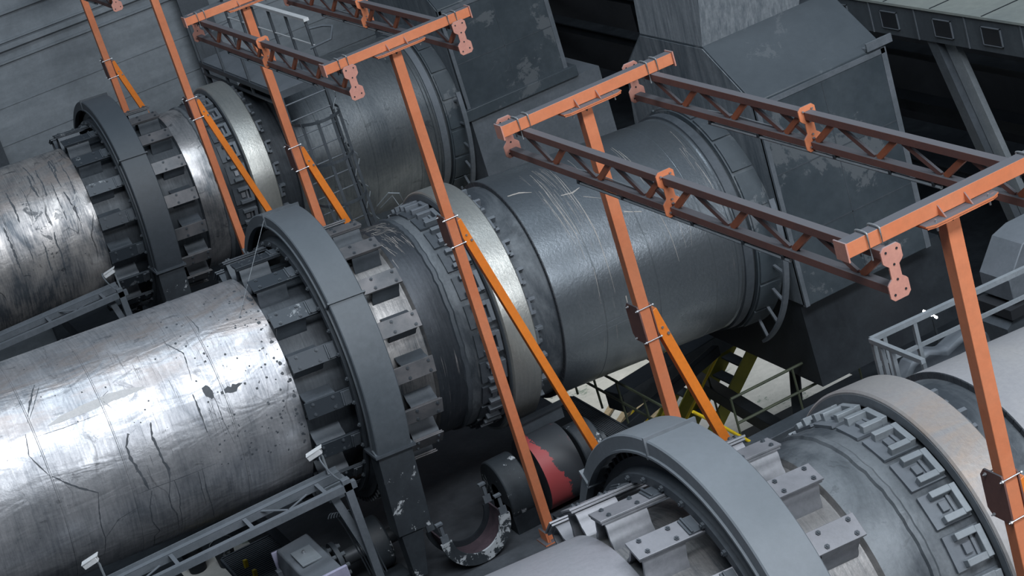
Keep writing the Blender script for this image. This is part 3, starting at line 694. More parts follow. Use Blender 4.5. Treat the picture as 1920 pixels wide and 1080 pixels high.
def make_truss(x, yc_, label):
    """yc_ = frame centre shift; truss runs along y under two arms"""
    ys, ye = -6.44 + yc_, -12.44 + yc_; root = thing('lattice_truss', label, 'lattice truss', (x, (ys + ye) / 2, 4.26), 'rust red lattice trusses under the T arms')
    zt0, zt1, zb0, zb1 = 4.525, 4.593, 4.265, 4.33; hw = .036; ysp = -9.43 + yc_
    for a, b in ((ye + .01, ysp - .01), (ysp + .01, ys - .01)):
        m = MB(); m.box(x - hw, x + hw, a, b, zt0, zt1); m.build('top_chord', 'truss', root, bevel=.003)
        m = MB(); m.box(x - hw, x + hw, a, b, zb0, zb1); m.build('bottom_chord', 'truss', root, bevel=.003)
    for half in (0, 1):
        base = (-7.31, -10.31)[half] + yc_
        for i in range(-1 if half else 0, 3):
            yb = base - .845 * i
            if yb > ysp + .05 and half: yb = ysp - .1
            m = MB(); m.bar((x, yb + .02, zb1), (x, yb + .44, zt0), .045, .022, (1, 0, 0)); m.build('diagonal', 'truss', root)
            m = MB(); m.bar((x, yb - .03, zb1), (x, yb - .31, zt0), .05, .03, (1, 0, 0)); m.build('diagonal', 'brown', root)
    for y, nm in ((ys, 'end_plate'), (ysp, 'splice_plate'), (ye, 'end_plate')):
        m = MB(); dogbone(m, x, 4.245, 4.64, y, .014)
        pl = m.build(nm, 'plate' if nm == 'end_plate' else 'orange', root, bevel=.002)
        for dx, z in ((-.045, 4.29), (.045, 4.3), (-.045, 4.6), (.045, 4.6), (0, 4.39), (0, 4.5)):
            m = MB(); m.tube([(x + dx, y - .012, z), (x + dx, y - .0072 + (-.016 if nm != 'end_plate' else -.001), z)], .009, 6); m.build('plate_bolt', 'bolt' if nm != 'end_plate' else 'dark', pl)
    # lamp tube slung below the bottom chord
    m = MB(); m.tube([(x - .02, -7.75 + yc_, 4.232), (x - .02, -11.12 + yc_, 4.232)], .015, 8); m.build('lamp_tube', 'steel_light', root)
    for y in (-7.8, -8.6, -9.4, -9.75, -10.5, -11.05): m = MB(); m.box(x - .045, x + .01, y - .012 + yc_, y + .012 + yc_, 4.235, 4.268); m.build('tube_clip', 'dark', root)
    m = MB(); m.tube([(x + .03, -7.2 + yc_, 4.30), (x + .03, -8.1 + yc_, 4.345), (x + .03, -8.9 + yc_, 4.338)], .006, 6); m.build('cable', 'steel_light', root)
    rebase(root); return root


XL, XR = XF - HL + .226, XF + HL - .226
make_truss(XL, 0, 'lattice truss over the nearest kiln, the lower left one ending in a salmon plate')
make_truss(XR, 0, 'lattice truss over the nearest kiln, the upper right one running off the right edge')
make_truss(XL, 10, 'lattice truss over the middle kiln, the lower left one near the caged ladder')
make_truss(XR, 10, 'lattice truss over the middle kiln, the upper right one at the top edge')
make_truss(XL, 20.38, 'lattice truss over the farthest kiln, only its salmon end plate in view')

# ------------------------------------------------------------------ gantry racks beside the small shells


def make_gantry(oy, oz, label):
    r = thing('scanner_rack', label, 'steel rack', (-9.1, -1.95 + oy, DECK + oz), 'long grey racks beside the small shells')
    z = -.1 + oz
    m = MB(); m.box(-22, -9.05, -1.66 + oy, -1.55 + oy, z - .03, z); m.box(-22, -9.05, -1.56 + oy, -1.545 + oy, z - .03, z + .045); m.box(-22, -9.05, -1.665 + oy, -1.65 + oy, z - .09, z); m.build('back_channel', 'steel', r)
    m = MB(); m.box(-22, -9.0, -2.06 + oy, -2.045 + oy, z - .09, z + .0); m.box(-22, -9.0, -2.045 + oy, -1.98 + oy, z - .012, z); m.build('front_rail', 'steel', r)
    xs = -9.35; k = 0
    while xs > -22:
        m = MB(); m.box(xs - .05, xs + .0, -1.98 + oy, -1.66 + oy, z - .014, z - .003); m.build('cross_member', 'steel', r)
        if k % 2 == 0:
            m = MB(); m.bar((xs - .5, -1.97 + oy, z - .012), (xs - .75, -1.66 + oy, z - .012), .035, .008); m.bar((xs - .5, -1.97 + oy, z - .012), (xs - .2, -1.8 + oy, z - .012), .03, .008); m.build('diagonal', 'steel', r)
        m = MB(); m.box(xs - .32, xs - .27, -1.56 + oy, -1.46 + oy, z - .01, z + .0); m.build('lug', 'steel', r)
        xs -= .95; k += 1
    for lx in (-13.2, -17.5, -21.5): m = MB(); m.box(lx - .05, lx + .05, -2.06 + oy, -1.97 + oy, LOW, z - .01); m.build('leg', 'steel', r)
    m = MB(); m.box(-9.16, -9.06, -2.06 + oy, -1.97 + oy, DECK - .25, z + .06); m.build('leg', 'steel', r, bevel=.004)
    m = MB(); m.bar((-9.3, -1.9 + oy, z - .05), (-9.1, -1.95 + oy, -1.15), .1, .05, (0, 1, 0)); m.build('leg_brace', 'steel', r)
    m = MB(); m.box(-9.3, -9.0, -1.7 + oy, -1.5 + oy, z - .3, z - .1); m.build('junction_box', 'steel', r)
    m = MB(); pts = []
    for q in range(15):
        a = q / 14; pts.append((-9.2 - .12 * math.sin(a * math.pi) + .2 * a, -1.62 + oy - .35 * a, z + .28 - .3 * a + .08 * math.sin(a * 5)))
    m.tube(pts, .011, 6); m.build('hose', 'steel', r)
    rebase(r); return r


make_gantry(0, 0, 'grey steel rack with cross bars along the underside of the middle kiln')
make_gantry(10.38, 0, 'grey steel rack along the underside of the farthest kiln, left edge')


def make_scanner(x, y, z, label):
    r = thing('scanner_camera', label, 'camera', (x, y, z - .25), 'small white box cameras watching the shells')
    m = MB(); m.bar((x - .12, y + .02, z + .0), (x + .05, y - .05, z + .06), .075, .07); m.build('housing', 'white', r, bevel=.008)
    m = MB(); m.bar((x - .13, y + .02, z + .042), (x + .07, y - .05, z + .105), .1, .008); m.build('sun_shade', 'white', r)
    m = MB(); m.tube([(x + .03, y, z + .02), (x + .05, y, z - .05), (x + .05, y, z - .29)], .016, 8); m.build('bracket_arm', 'steel_light', r)
    rebase(r)


make_scanner(-9.22, -1.6, .2, 'white box camera at the end of the rack beside the middle kiln gear')
make_scanner(-12.1, -1.6, .19, 'white box camera on the rack at the bottom left of the photo')
make_scanner(-9.06, 8.8, .1, 'small camera at the end of the rack beside the farthest kiln')

# ------------------------------------------------------------------ crossover platform and caged ladder above the farthest kiln
r = thing('crossover_platform', 'grey steel walkway with handrails crossing above the farthest kiln', 'platform', (-5.25, 9.8, -1.9))
m = MB(); m.box(-5.65, -4.9, 7.75, 12.1, 2.1, 2.14); m.build('platform_plate', 'steel', r)
m = MB(); m.box(-5.68, -5.64, 7.75, 12.1, 2.03, 2.12); m.box(-4.92, -4.88, 7.75, 12.1, 2.0, 2.12); m.box(-5.65, -4.9, 7.74, 7.78, 2.0, 2.12); m.box(-5.66, -5.62, 7.8, 12.1, 1.86, 1.9); m.build('edge_beam', 'mid', r)
for x in (-5.6, -4.95):
    for y in (12.03,):
        m = MB(); m.box(x - .035, x + .035, y, y + .07, DECK, 2.1); m.build('support_leg', 'mid', r)
m = MB(); m.bar((-4.9, 12.1, 3.13), (-4.9, 7.42, 3.13), .09, .05); m.build('top_rail', 'white', r)
m = MB(); m.bar((-4.9, 12.1, 2.69), (-4.9, 7.42, 2.69), .02, .02); m.build('mid_rail', 'white', r)
for y in (12.05, 11.2, 10.3, 9.4, 8.5, 7.5):
    m = MB(); m.box(-4.92, -4.88, y - .02, y + .02, 2.1, 3.11); m.build('rail_post', 'mid', r)
for y in (11.9, 10.6, 9.2, 7.9):
    m = MB(); m.box(-5.67, -5.63, y - .02, y + .02, 1.9, 2.98); m.build('rail_post', 'mid', r)
m = MB(); m.bar((-5.65, 12.1, 2.98), (-5.65, 7.8, 2.98), .03, .03); m.bar((-5.65, 12.1, 2.98), (-4.9, 12.1, 3.0), .03, .03); m.bar((-5.65, 12.1, 2.5), (-4.9, 12.1, 2.6), .02, .02); m.build('far_rail', 'steel', r)
m = MB(); m.tube([(-4.9, 7.4, 2.98), (-4.72, 7.25, 2.98), (-4.62, 7.1, 2.95), (-4.75, 6.95, 2.8), (-5.05, 7.2, 2.72)], .022, 6); m.build('grab_loop', 'steel', r)
rebase(r)
r = thing('caged_ladder', 'dark caged ladder dropping from the walkway in front of the farthest kiln drum', 'ladder', (-5.25, 7.6, -1.5))
lx0, lx1, ly = -5.66, -4.9, 7.62
for x in (lx0, lx1):
    m = MB(); m.box(x - .02, x + .02, ly - .035, ly + .035, -1.6, 2.14); m.build('stringer', 'mid', r)
for i in range(13):
    z = 1.9 - i * .28
    m = MB(); m.tube([(lx0, ly, z), (lx1, ly, z)], .013, 6); m.build('rung', 'steel', r)
hoops = (1.62, .9, .18, -.6)
for z in hoops:
    m = MB(); pts = [(lx0 + .38 - .42 * math.cos(a), ly - .02 - .68 * math.sin(a) ** .8, z) for a in [math.pi * q / 20 for q in range(21)]]
    for p_, q_ in zip(pts, pts[1:]): m.bar(p_, q_, .008, .05)
    m.build('cage_hoop', 'mid', r)
for q in (4, 8, 12, 16):
    a = math.pi * q / 20; px, py = lx0 + .38 - .41 * math.cos(a), ly - .02 - .67 * math.sin(a) ** .8
    m = MB(); m.box(px - .025, px + .025, py - .005, py + .005, -.65, 1.66); m.build('cage_strap', 'mid', r)
rebase(r)
# loose white cable beside the ladder
m = MB(); pts = [(-4.85 + .08 * math.sin(i * .9) * min(1, i / 4), 7.5, 2.0 - i * .085) for i in range(30)]
m.tube(pts, .01, 6); tag(m.build('hanging_cable', 'steel_light'), 'thin pale cable hanging in loops right of the caged ladder', 'cable')
m = MB(); m.tube([(-4.75, 7.5, -.25), (-4.55, 7.3, -.05), (-4.4, 7.2, -.1), (-4.38, 7.2, -.28), (-4.5, 7.3, -.35)], .012, 6); m.tube([(-4.7, 7.5, -.3), (-4.5, 7.3, -.12), (-4.46, 7.25, -.3)], .01, 6)
tag(m.build('wire_tangle', 'steel_light'), 'curled wire ends sticking out at the foot of the caged ladder', 'wire')

# ------------------------------------------------------------------ railing and box beyond the nearest kiln
r = thing('guard_railing', 'pale grey angle iron railing beyond the nearest kiln', 'railing', (-4.9, -8.3, .9))
m = MB(); m.bar((-5.47, -8.3, 1.83), (-2.6, -8.3, 1.72), .05, .05); m.build('top_rail', 'steel_light', r)
m = MB(); m.bar((-5.47, -8.3, 1.56), (-2.6, -8.3, 1.45), .03, .035); m.build('mid_rail', 'steel_light', r)
m = MB(); m.bar((-5.47, -8.3, 1.83), (-5.47, -9.1, 1.83), .045, .045); m.build('side_rail', 'steel_light', r); m = MB(); m.bar((-5.47, -8.3, 1.3), (-5.47, -8.68, 1.3), .04, .04); m.build('side_rail', 'steel_light', r)
for x, y in ((-5.45, -8.3), (-5.33, -8.3), (-4.98, -8.3), (-4.33, -8.3), (-3.6, -8.3), (-5.47, -8.45), (-5.47, -8.62)):
    m = MB(); m.box(x - .02, x + .02, y - .02, y + .02, .9, 1.82 + (x + 5.47) * -.04); m.build('rail_post', 'steel_light', r)
m = MB(); m.box(-5.5, -2.6, -8.45, -8.1, .86, .9); m.build('walkway', 'mid', r)
rebase(r)
m = MB(); m.prism([(-5.15, .91), (-4.0, .91), (-4.05, 1.2), (-4.3, 1.3), (-4.55, 1.22), (-4.75, 1.32), (-4.95, 1.27), (-5.12, 1.1)], 'y', -8.08, -7.85)
tag(m.build('pale_casing', 'steel', bevel=.04), 'rounded grey casing lying behind the railing of the nearest kiln', 'casing')
r = thing('vent_box', 'grey eight-sided vent box on a dark ledge at the right edge', 'vent box', (-2.6, -7, .2))
m = MB(); m.prism([(-2.95, .75), (-2.95, 1.0), (-2.7, 1.32), (-2.5, 1.38), (-2.0, 1.38), (-2.0, .7)], 'y', -7.0, -6.5); m.build('upper_box', 'steel', r, bevel=.01)
m = MB(); m.box(-3.05, -2.0, -7.05, -6.45, .6, .71); m.build('ledge', 'wall_dark', r)
m = MB(); m.prism([(-3.1, .5), (-2.95, .6), (-2.0, .6), (-2.0, -.2), (-3.1, -.1)], 'y', -7.0, -6.5); m.build('lower_box', 'mid', r)
rebase(r)

# ------------------------------------------------------------------ background: long duct gallery with louvres, strut, dark beams
r = thing('duct_gallery', 'long dark duct with a pale flat roof and square louvres at the top right', 'duct', (4.2, 1.5, LOW))
m = MB(); m.box(3.0, 5.4, -8, 8.5, .3, .82); m.build('duct_body', 'ductside', r)
m = MB(); m.box(2.97, 5.45, -8, 8.5, .821, .86); m.build('roof_sheet', 'roof', r)
for y in (-1.5, -.4, .85, 2.1, 3.3, 4.5, 5.8): m = MB(); m.box(2.985, 5.4, y - .012, y + .012, .861, .868); m.build('roof_joint', 'dark', r)
for y in (-1.8, -.55, .7, 1.87, 3.24, 4.6):
    m = MB(); m.box(2.985, 2.999, y - .21, y + .21, .42, .69); lv = m.build('louvre', 'glass', r)
    m = MB()
    for a, b, c, d in ((-.225, .225, .69, .702), (-.225, .225, .41, .42), (-.225, -.21, .41, .702), (.21, .225, .41, .702)): m.box(2.975, 2.999, y + a, y + b, c, d)
    m.build('louvre_frame', 'steel', lv)
for y in (-.0, 1.3, 2.55, 3.75, 5.1):
    m = MB(); m.box(2.985, 2.999, y - .012, y + .012, .3, .82); m.build('side_rib', 'steel', r)
for y in (-7.5, -2.0, 7.8):
    m = MB(); m.box(4.6, 4.8, y - .1, y + .1, LOW, .3); m.build('duct_leg', 'dark', r)
rebase(r)
r = thing('diagonal_strut', 'grey steel channel strut slanting down from the duct at the right', 'strut', (3.3, .9, -3))
m = MB(); m.bar((3.2, 2.05, .32), (3.2, .55, -3.6), .26, .1, (1, 0, 0)); m.build('channel_web', 'steel_light', r)
m = MB(); m.bar((3.1, 2.33, .32), (3.1, .83, -3.6), .22, .12, (1, 0, 0)); m.build('channel_flange', 'mid', r)
rebase(r)
k_ = 0
for (x, z, h, c, lab) in ((6.4, -.9, .22, 'mid', 'uppermost dark crossbeam in the shadows behind the hoods'), (6.2, -1.9, .16, 'dark', 'second dark crossbeam in the shadows behind the hoods'),
                     (6.0, -2.9, .25, 'dark', 'third dark crossbeam in the shadows behind the hoods'), (5.8, -3.9, .14, 'dark', 'lowest dark crossbeam in the shadows behind the hoods')):
    m = MB(); m.box(x, x + .15, -12, 23.9, z, z + h); m.box(x - .1, x + .25, -12, 23.9, z + h, z + h + .03); tag(m.build('crossbeam', c), lab, 'beam', 'dark crossbeams behind the hoods')
for y, lab in ((20.2, 'dark upright column behind the hoods, farthest left'), (5.2, 'dark upright column behind the gap between the two hoods'), (-3.5, 'dark upright column behind the strut, right side')):
    m = MB(); m.box(7.0, 7.3, y - .2, y + .2, LOW, 3); m.box(6.95, 7.35, y - .25, y - .2, LOW, 3); tag(m.build('column', 'dark'), lab, 'column', 'dark columns behind the hoods')

# work light tubes
em, t, bs = newmat('lit_tube'); bs.inputs['Emission Color'].default_value = (1, 1, 1, 1); bs.inputs['Emission Strength'].default_value = 30
r = thing('work_light', 'pair of short glowing light tubes in the dark beyond the railing', 'light', (-.95, -2.2, LOW))
LT = (((-1.03, -2.2, -1.44), (-.96, -2.2, -1.50)), ((-.93, -2.2, -1.54), (-.85, -2.2, -1.62)))
for a, b in LT: m = MB(); m.tube([a, b], .016, 8); m.build('light_tube', em, r)
m = MB(); m.bar(Vector(LT[0][0]) + Vector((.03, .0, -.02)), Vector(LT[1][1]) + Vector((.03, 0, -.02)), .012, .012); m.build('lamp_holder', 'dark', r)
p_ = (Vector(LT[0][1]) + Vector(LT[1][0])) / 2; m = MB(); m.box(p_.x + .02, p_.x + .05, p_.y - .015, p_.y + .015, LOW, p_.z); m.build('lamp_pole', 'dark', r)
rebase(r)

# ------------------------------------------------------------------ deck machinery between middle and nearest kilns
r = thing('support_roller', 'black support roller with a worn red stripe under the middle kiln ring', 'roller', (-6.25, -1.25, DECK))
cy, cz_, rr_ = -1.45, -1.40, .5
def xr(m, x0, x1, r_, n=48):
    m.tube([(x0, cy, cz_), (x1, cy, cz_)], r_, n); return m
mt, t, bs = newmat('roller_face'); g = NT(t)
co = g.n('ShaderNodeTexCoord').outputs['Object']; s_ = g.n('ShaderNodeSeparateXYZ'); g.l(co, s_.inputs[0])
nn = g.noise(co, 6, 6, .7, .5); edge = g.math('ADD', s_.outputs[0], g.math('MULTIPLY', g.math('SUBTRACT', nn, .5), .32))
edge = g.math('ADD', edge, g.math('MULTIPLY', g.math('ADD', s_.outputs[2], 1.1), .3)); ge_ = g.n('ShaderNodeNewGeometry'); sn_ = g.n('ShaderNodeSeparateXYZ'); g.l(ge_.outputs['Normal'], sn_.inputs[0]); stripe = g.math('MULTIPLY', g.math('LESS_THAN', edge, -6.52), g.math('LESS_THAN', g.math('ABSOLUTE', sn_.outputs[0]), .5)); stripe2 = g.math('GREATER_THAN', g.noise(g.scale(co, (3, 1, 1)), 5, 5, .7), .66)
col = g.mix(g.math('MAXIMUM', stripe, g.math('MULTIPLY', stripe2, .6)), (.035, .04, .048), (.34, .055, .06)); g.l(col, bs.inputs['Base Color']); bs.inputs['Roughness'].default_value = .5
m = xr(MB(), -6.68, -6.16, rr_); m.build('roller_drum', mt, r)
m = MB(); xr(m, -7.2, -6.682, .12); m.build('shaft', 'gear', r)
m = MB(); xr(m, -6.158, -5.6, .12); m.build('shaft', 'gear', r)
m = MB(); xr(m, -7.2, -6.86, .42, 32); m.build('bearing_housing', 'darkpeel', r, bevel=.02)
m = MB(); xr(m, -6.06, -5.74, .38, 32); m.box(-6.06, -5.74, cy - .34, cy + .34, DECK, cz_ - .1); m.build('bearing_housing', 'darkpeel', r, bevel=.02)
m = MB(); m.box(-7.2, -6.86, cy - .34, cy + .34, DECK, cz_ - .1); m.build('bearing_foot', 'dark', r)
m = MB(); m.box(-6.56, -5.98, -1.33, -1.29, -.93, -.74); m.build('scraper_panel', 'mid', r)
m = MB(); m.box(-6.6, -5.94, -1.38, -1.27, -.74, -.71); m.build('scraper_cap', 'darkpeel', r)
m = MB(); m.box(-6.75, -6.05, cy - .58, cy - .48, DECK + .02, DECK + .12); m.build('roller_frame', 'darkpeel', r)
rebase(r)
r = thing('curved_cradle', 'U-shaped cradle with peeling white paint on the deck below the gear guard', 'cradle', (-7.79, -1.8, DECK))


def uring(m, y0, y1, ri, ro_, a0=90, a1=270, n=28, cx=-7.79, cz=-1.40):
    P = []
    for k in range(n + 1):
        t = R_(a0 + (a1 - a0) * k / n)
        P.append([m.bm.verts.new((cx + q * math.sin(t), y, cz + q * math.cos(t))) for y, q in ((y0, ri), (y0, ro_), (y1, ro_), (y1, ri))])
    for a, b in zip(P, P[1:]):
        for i in range(4): m.bm.faces.new((a[i], b[i], b[(i + 1) % 4], a[(i + 1) % 4]))
    m.bm.faces.new(P[0]); m.bm.faces.new(P[-1][::-1])


m = MB(); uring(m, -2.03, -1.58, .40, .42); m.build('trough', 'maroon', r)
for a, b, mt_ in ((-2.05, -2.02, 'darkpeel2'), (-1.59, -1.56, 'dark')):
    m = MB(); uring(m, a, b, .33, .48); m.build('rim', mt_, r)
for y in (-2.035, -1.575):
    for x in (-8.2, -7.38):
        m = MB(); m.box(x - .05, x + .05, y - .012, y + .012, -1.42, -1.3); m.box(x - .02, x + .02, y - .012, y + .012, -1.3, -1.14); m.box(x - .06, x + .03, y - .04, y + .02, -1.14, -1.115); m.build('prong', 'steel', r)
rebase(r)
r = thing('pinion_wheel', 'small dark wheel with chipped grey rim beside the gear guard column', 'wheel', (-8.6, -1.5, DECK))
m = MB(); m.tube([(-8.95, -1.1, -1.45), (-8.68, -1.1, -1.45)], .34, 36); m.build('wheel_disc', 'darkpeel', r, bevel=.03)
m = MB(); m.tube([(-9.25, -1.1, -1.45), (-8.5, -1.1, -1.45)], .1, 20); m.build('axle', 'gear', r)
m = MB(); m.box(-9.0, -8.62, -1.62, -1.2, DECK, DECK + .12); m.build('wheel_bracket', 'darkpeel', r)
rebase(r)
r = thing('gearbox', 'grey cast gearbox with lavender primer edges below the rack', 'gearbox', (-9.75, -1.5, DECK - .4))
m = MB(); m.prism([(-10.02, -1.15), (-9.98, -.98), (-9.55, -.95), (-9.52, -1.15), (-9.5, -1.75), (-10.05, -1.75)], 'y', -2.25, -1.0); m.build('casing', 'steel', r, bevel=.02)
m = MB(); m.box(-10.0, -9.52, -2.27, -.98, -1.3, -1.26); m.build('split_flange', 'steel', r)
m = MB(); m.box(-9.9, -9.64, -1.8, -1.35, -.958, -.935); cv = m.build('inspection_cover', 'steel_light', r, bevel=.004)
m = MB(); m.tube([(-9.77, -1.5, -.94), (-9.77, -1.5, -.9)], .02, 6); m.build('cover_knob', 'bolt', cv)
m = MB(); m.box(-10.05, -9.5, -2.3, -2.252, -1.75, -.93); m.build('end_cover', 'lav', r, bevel=.01)
m = MB(); m.box(-10.05, -9.9, -1.0, -.96, -1.7, -1.0); m.build('end_cover', 'lav', r, bevel=.01)
for x in (-10.06, -9.5):
    for y in (-2.1, -1.75, -1.4, -1.1):
        m = MB(); m.box(x - .03, x + .03, y - .05, y + .05, -1.34, -1.2); m.build('lug', 'steel', r)
m = MB(); m.box(-10.2, -9.3, -2.5, -.8, LOW, -1.752); m.build('plinth', 'dark', r)
rebase(r)
r = thing('shaft_coupling', 'dark bolted shaft coupling between the gearbox and the wheel', 'coupling', (-9.25, -1.1, DECK))
m = MB(); m.tube([(-9.48, -1.1, -1.45), (-9.42, -1.1, -1.45)], .26, 28); m.tube([(-9.36, -1.1, -1.45), (-9.3, -1.1, -1.45)], .26, 28); m.build('flange_disc', 'mid', r)
for k in range(8):
    a = k * math.pi / 4; m = MB(); m.tube([(-9.54, -1.1 + .19 * math.sin(a), -1.45 + .19 * math.cos(a)), (-9.24, -1.1 + .19 * math.sin(a), -1.45 + .19 * math.cos(a))], .03, 8); m.build('coupling_bolt', 'steel', r)
m = MB(); m.tube([(-9.5, -1.1, -1.45), (-9.26, -1.1, -1.45)], .09, 16); m.build('shaft', 'gear', r)
rebase(r)
m = MB()
for q in range(7):
    pts = []
    for i in range(14):
        a = i / 13; pts.append((-9.4 + .03 * q + .25 * a, -1.75 - .02 * q, -.55 + .22 * math.sin(a * 2.2) - 1.1 * a * a))
    m.tube(pts, .009, 5)
tag(m.build('cable_bundle', 'mid'), 'bundle of grey cables hanging down beside the rack leg', 'cable')

# lower level below the rack: grating, ladder rails, buckets
def grating(x0, x1, y0, y1, z, label, along='x', n=26):
    r = thing('floor_grating', label, 'grating', ((x0 + x1) / 2, (y0 + y1) / 2, z - .05))
    m = MB()
    for i in range(n):
        if along == 'x': y = y0 + (y1 - y0) * (i + .5) / n; m.box(x0, x1, y - .006, y + .006, z - .03, z)
        else: x = x0 + (x1 - x0) * (i + .5) / n; m.box(x - .006, x + .006, y0, y1, z - .03, z)
    m.build('grating_bars', 'steel', r)
    m = MB(); m.box(x0, x1, y0 - .03, y0, z - .08, z + .01); m.box(x0, x1, y1, y1 + .03, z - .08, z + .01); m.box(x0 - .03, x0, y0, y1, z - .08, z + .01); m.box(x1, x1 + .03, y0, y1, z - .08, z + .01); m.build('grating_frame', 'mid', r)
    rebase(r)


grating(-10.1, -9.1, .7, 2.4, -2.4, 'barred floor grating seen below the rack under the middle kiln', 'x', 30)
grating(-5.12, -4.8, -1.6, 1.3, -2.0, 'barred floor grating beside the support roller, right of the deck edge', 'y', 12)
r = thing('yellow_ladder', 'dim yellow ladder rails rising from the low floor below the rack', 'ladder', (-9.9, 1.6, LOW))
for y in (1.35, 1.75):
    m = MB(); m.bar((-10.25, y, LOW), (-9.9, y + .1, -2.3), .05, .05); m.build('stringer', 'yellow', r)
for i in range(9):
    z = LOW + .25 + i * .29; f = (z - LOW) / 2.7; m = MB(); m.tube([(-10.25 + .35 * f, 1.35 + .1 * f, z), (-10.25 + .35 * f, 1.75 + .1 * f, z)], .014, 6); m.build('rung', 'steel', r)
m = MB(); m.bar((-10.7, .5, -2.9), (-9.7, .9, -2.75), .04, .04); m.build('handrail', 'yellow', r)
rebase(r)
for i, (x, y, lab, mt_) in enumerate(((-9.22, 7.55, 'mottled pinkish grey bucket on the pale low floor, right one of two', 'darkpeel'), (-9.68, 7.85, 'dark bucket on the pale low floor, left one of two', 'dark'))):
    r = thing('bucket', lab, 'bucket', (x, y, LOW), 'buckets on the low floor')
    m = MB(); n = 20; pr = [(0, .0), (.15, .0), (.19, .42), (.2, .44), (.18, .44), (.17, .4), (.0, .38)]
    rows = [[m.bm.verts.new((x + q * math.cos(2 * math.pi * k / n), y + q * math.sin(2 * math.pi * k / n), LOW + z)) for k in range(n)] for q, z in pr[1:-1]]
    for a, b in zip(rows, rows[1:]):
        for k in range(n): m.bm.faces.new((a[k], a[(k + 1) % n], b[(k + 1) % n], b[k]))
    m.bm.faces.new(rows[0][::-1]); m.bm.faces.new(rows[-1]); m.build('pail', mt_, r)
    m = MB(); m.tube([(x - .2 * math.cos(a), y, LOW + .42 + .1 * math.sin(a)) for a in [math.pi * q / 12 for q in range(13)]], .008, 5); m.build('handle', 'wire', r)
    rebase(r)

# ------------------------------------------------------------------ lower level right of the deck: stairs, rails, girders, planks
def stairs(x1, z1, x0, z0, y0, y1, label, n=13):
    r = thing('staircase', label, 'stairs', (x0, (y0 + y1) / 2, z0), 'yellow sided steel stairs below the middle kiln')
    for y in (y0, y1):
        m = MB(); m.bar((x0, y, z0), (x1, y, z1), .03, .22); m.build('stringer', 'olive', r)
    for i in range(n):
        f = (i + .5) / n; x = x0 + (x1 - x0) * f; z = z0 + (z1 - z0) * f; m = MB(); m.box(x - .09, x + .09, y0, y1, z - .015, z + .015); m.build('tread', 'mid', r)
    for y in (y0, y1):
        m = MB(); m.tube([(x0, y, z0 + .75), (x1, y, z1 + .75)], .022, 8); m.build('handrail', 'yellow', r)
        for f in (.1, .5, .9):
            x = x0 + (x1 - x0) * f; z = z0 + (z1 - z0) * f; m = MB(); m.tube([(x, y, z), (x, y, z + .75)], .018, 6); m.build('rail_post', 'yellow' if y == y1 else 'olive_dark', r)
    rebase(r)


stairs(-1.0, -2.3, -3.9, -4.98, 1.75, 2.35, 'yellow sided steel stairs below the middle kiln, the flight nearer the hood')
stairs(-.9, -2.1, -3.9, -4.98, 2.65, 3.1, 'second yellow sided stair flight, farther back and to the left')


def girder(p, q, w_, h_, mat, label):
    m = MB(); m.bar(p, q, w_, h_); tag(m.build('girder', mat, bevel=.01), label, 'girder', 'dark girders below the middle kiln')


girder((-4.2, 1.25, -2.35), (-1.9, 1.7, -2.35), .42, .3, 'mid', 'thick grey girder under the drum of the middle kiln')
girder((-5.1, -2.35, -2.02), (-2.3, -2.35, -2.02), .3, .2, 'mid', 'smooth grey girder running to the nearest kiln ring')
girder((-5.1, -.2, -2.15), (-2.6, .9, -2.15), .12, .16, 'dark', 'thin dark girder crossing behind the leaning brace')
girder((-3.2, -1.9, -2.9), (-1.0, 1.6, -2.9), .14, .18, 'dark', 'slanting dark girder above the low floor')
girder((-2.6, -2.0, -3.2), (-2.2, 4.8, -3.2), .2, .22, 'dark', 'long dark girder crossing the low floor')


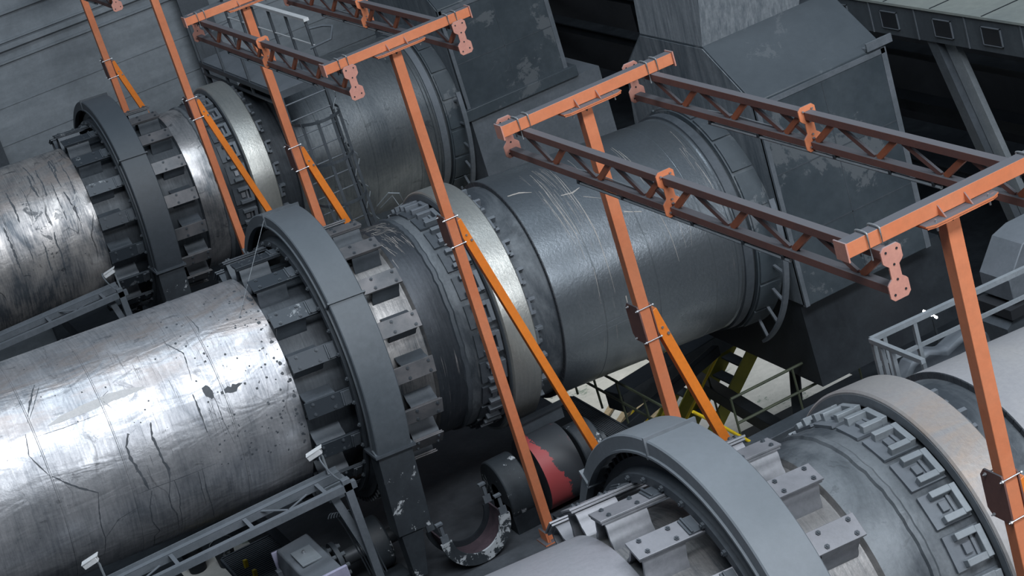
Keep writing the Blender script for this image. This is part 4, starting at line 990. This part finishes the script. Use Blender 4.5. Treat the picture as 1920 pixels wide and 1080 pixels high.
def lowrail(P, z0, mat, label, h=.75):
    r = thing('low_handrail', label, 'handrail', (P[0][0], P[0][1], z0), 'handrails below the middle kiln')
    for zz in (h, h * .5):
        m = MB()
        for a, b in zip(P, P[1:]): m.tube([(a[0], a[1], z0 + zz), (b[0], b[1], z0 + zz)], .02, 6)
        m.build('rail', mat, r)
    for a, b in zip(P, P[1:]):
        L_ = math.dist(a, b); n = max(1, int(L_ / .7))
        for i in range(n + 1):
            f = i / n; m = MB(); m.tube([(a[0] + (b[0] - a[0]) * f, a[1] + (b[1] - a[1]) * f, z0), (a[0] + (b[0] - a[0]) * f, a[1] + (b[1] - a[1]) * f, z0 + h)], .018, 6); m.build('rail_post', mat, r)
    rebase(r)


lowrail([(-4.7, 1.3), (-4.7, -1.7)], -2.0, 'olive_dark', 'dark olive handrail at the edge of the grating', .65)
lowrail([(-3.6, -1.2), (-1.6, -1.2)], -2.6, 'olive_dark', 'dark handrail above the low floor, right of the stairs')
m = MB(); m.tube([(-4.68, -2.3, -1.18), (-4.35, -2.3, -1.55), (-4.0, -2.3, -1.97)], .022, 8); tag(m.build('yellow_pipe', 'yellow'), 'bright yellow pipe slanting down beside the foot of the leaning brace', 'pipe')
for i, (x, y, dx, lab) in enumerate(((-2.75, 6.6, 0, 'pale plank lying on the low floor, leftmost of the pile'), (-2.55, 6.3, .1, 'pale plank lying on the low floor, second of the pile'), (-2.35, 6.0, -.1, 'pale plank lying on the low floor, third of the pile'), (-2.2, 5.7, .15, 'pale plank lying on the low floor, rightmost of the pile'))):
    m = MB(); m.bar((x - .3, y - 1.0, LOW + .04 + .05 * i), (x + .9 + dx, y + .1, LOW + .04 + .05 * i), .12, .045); tag(m.build('plank', 'wood'), lab, 'plank', 'planks on the low floor')

# thin wire from the gear guard joint down to the middle shell
t_ = R_(55); q_ = ax * -9.86 + Vector((.0738 * 0, -1.376 * math.sin(t_), 0)) + Vector((-math.sin(SL), 0, math.cos(SL))) * (1.376 * math.cos(t_))
m = MB(); m.tube([(-8.43, .157, 2.60), q_], .0035, 5); tag(m.build('thin_wire', 'steel_light'), 'thin straight wire running from the middle gear guard joint down to the silver shell', 'wire')
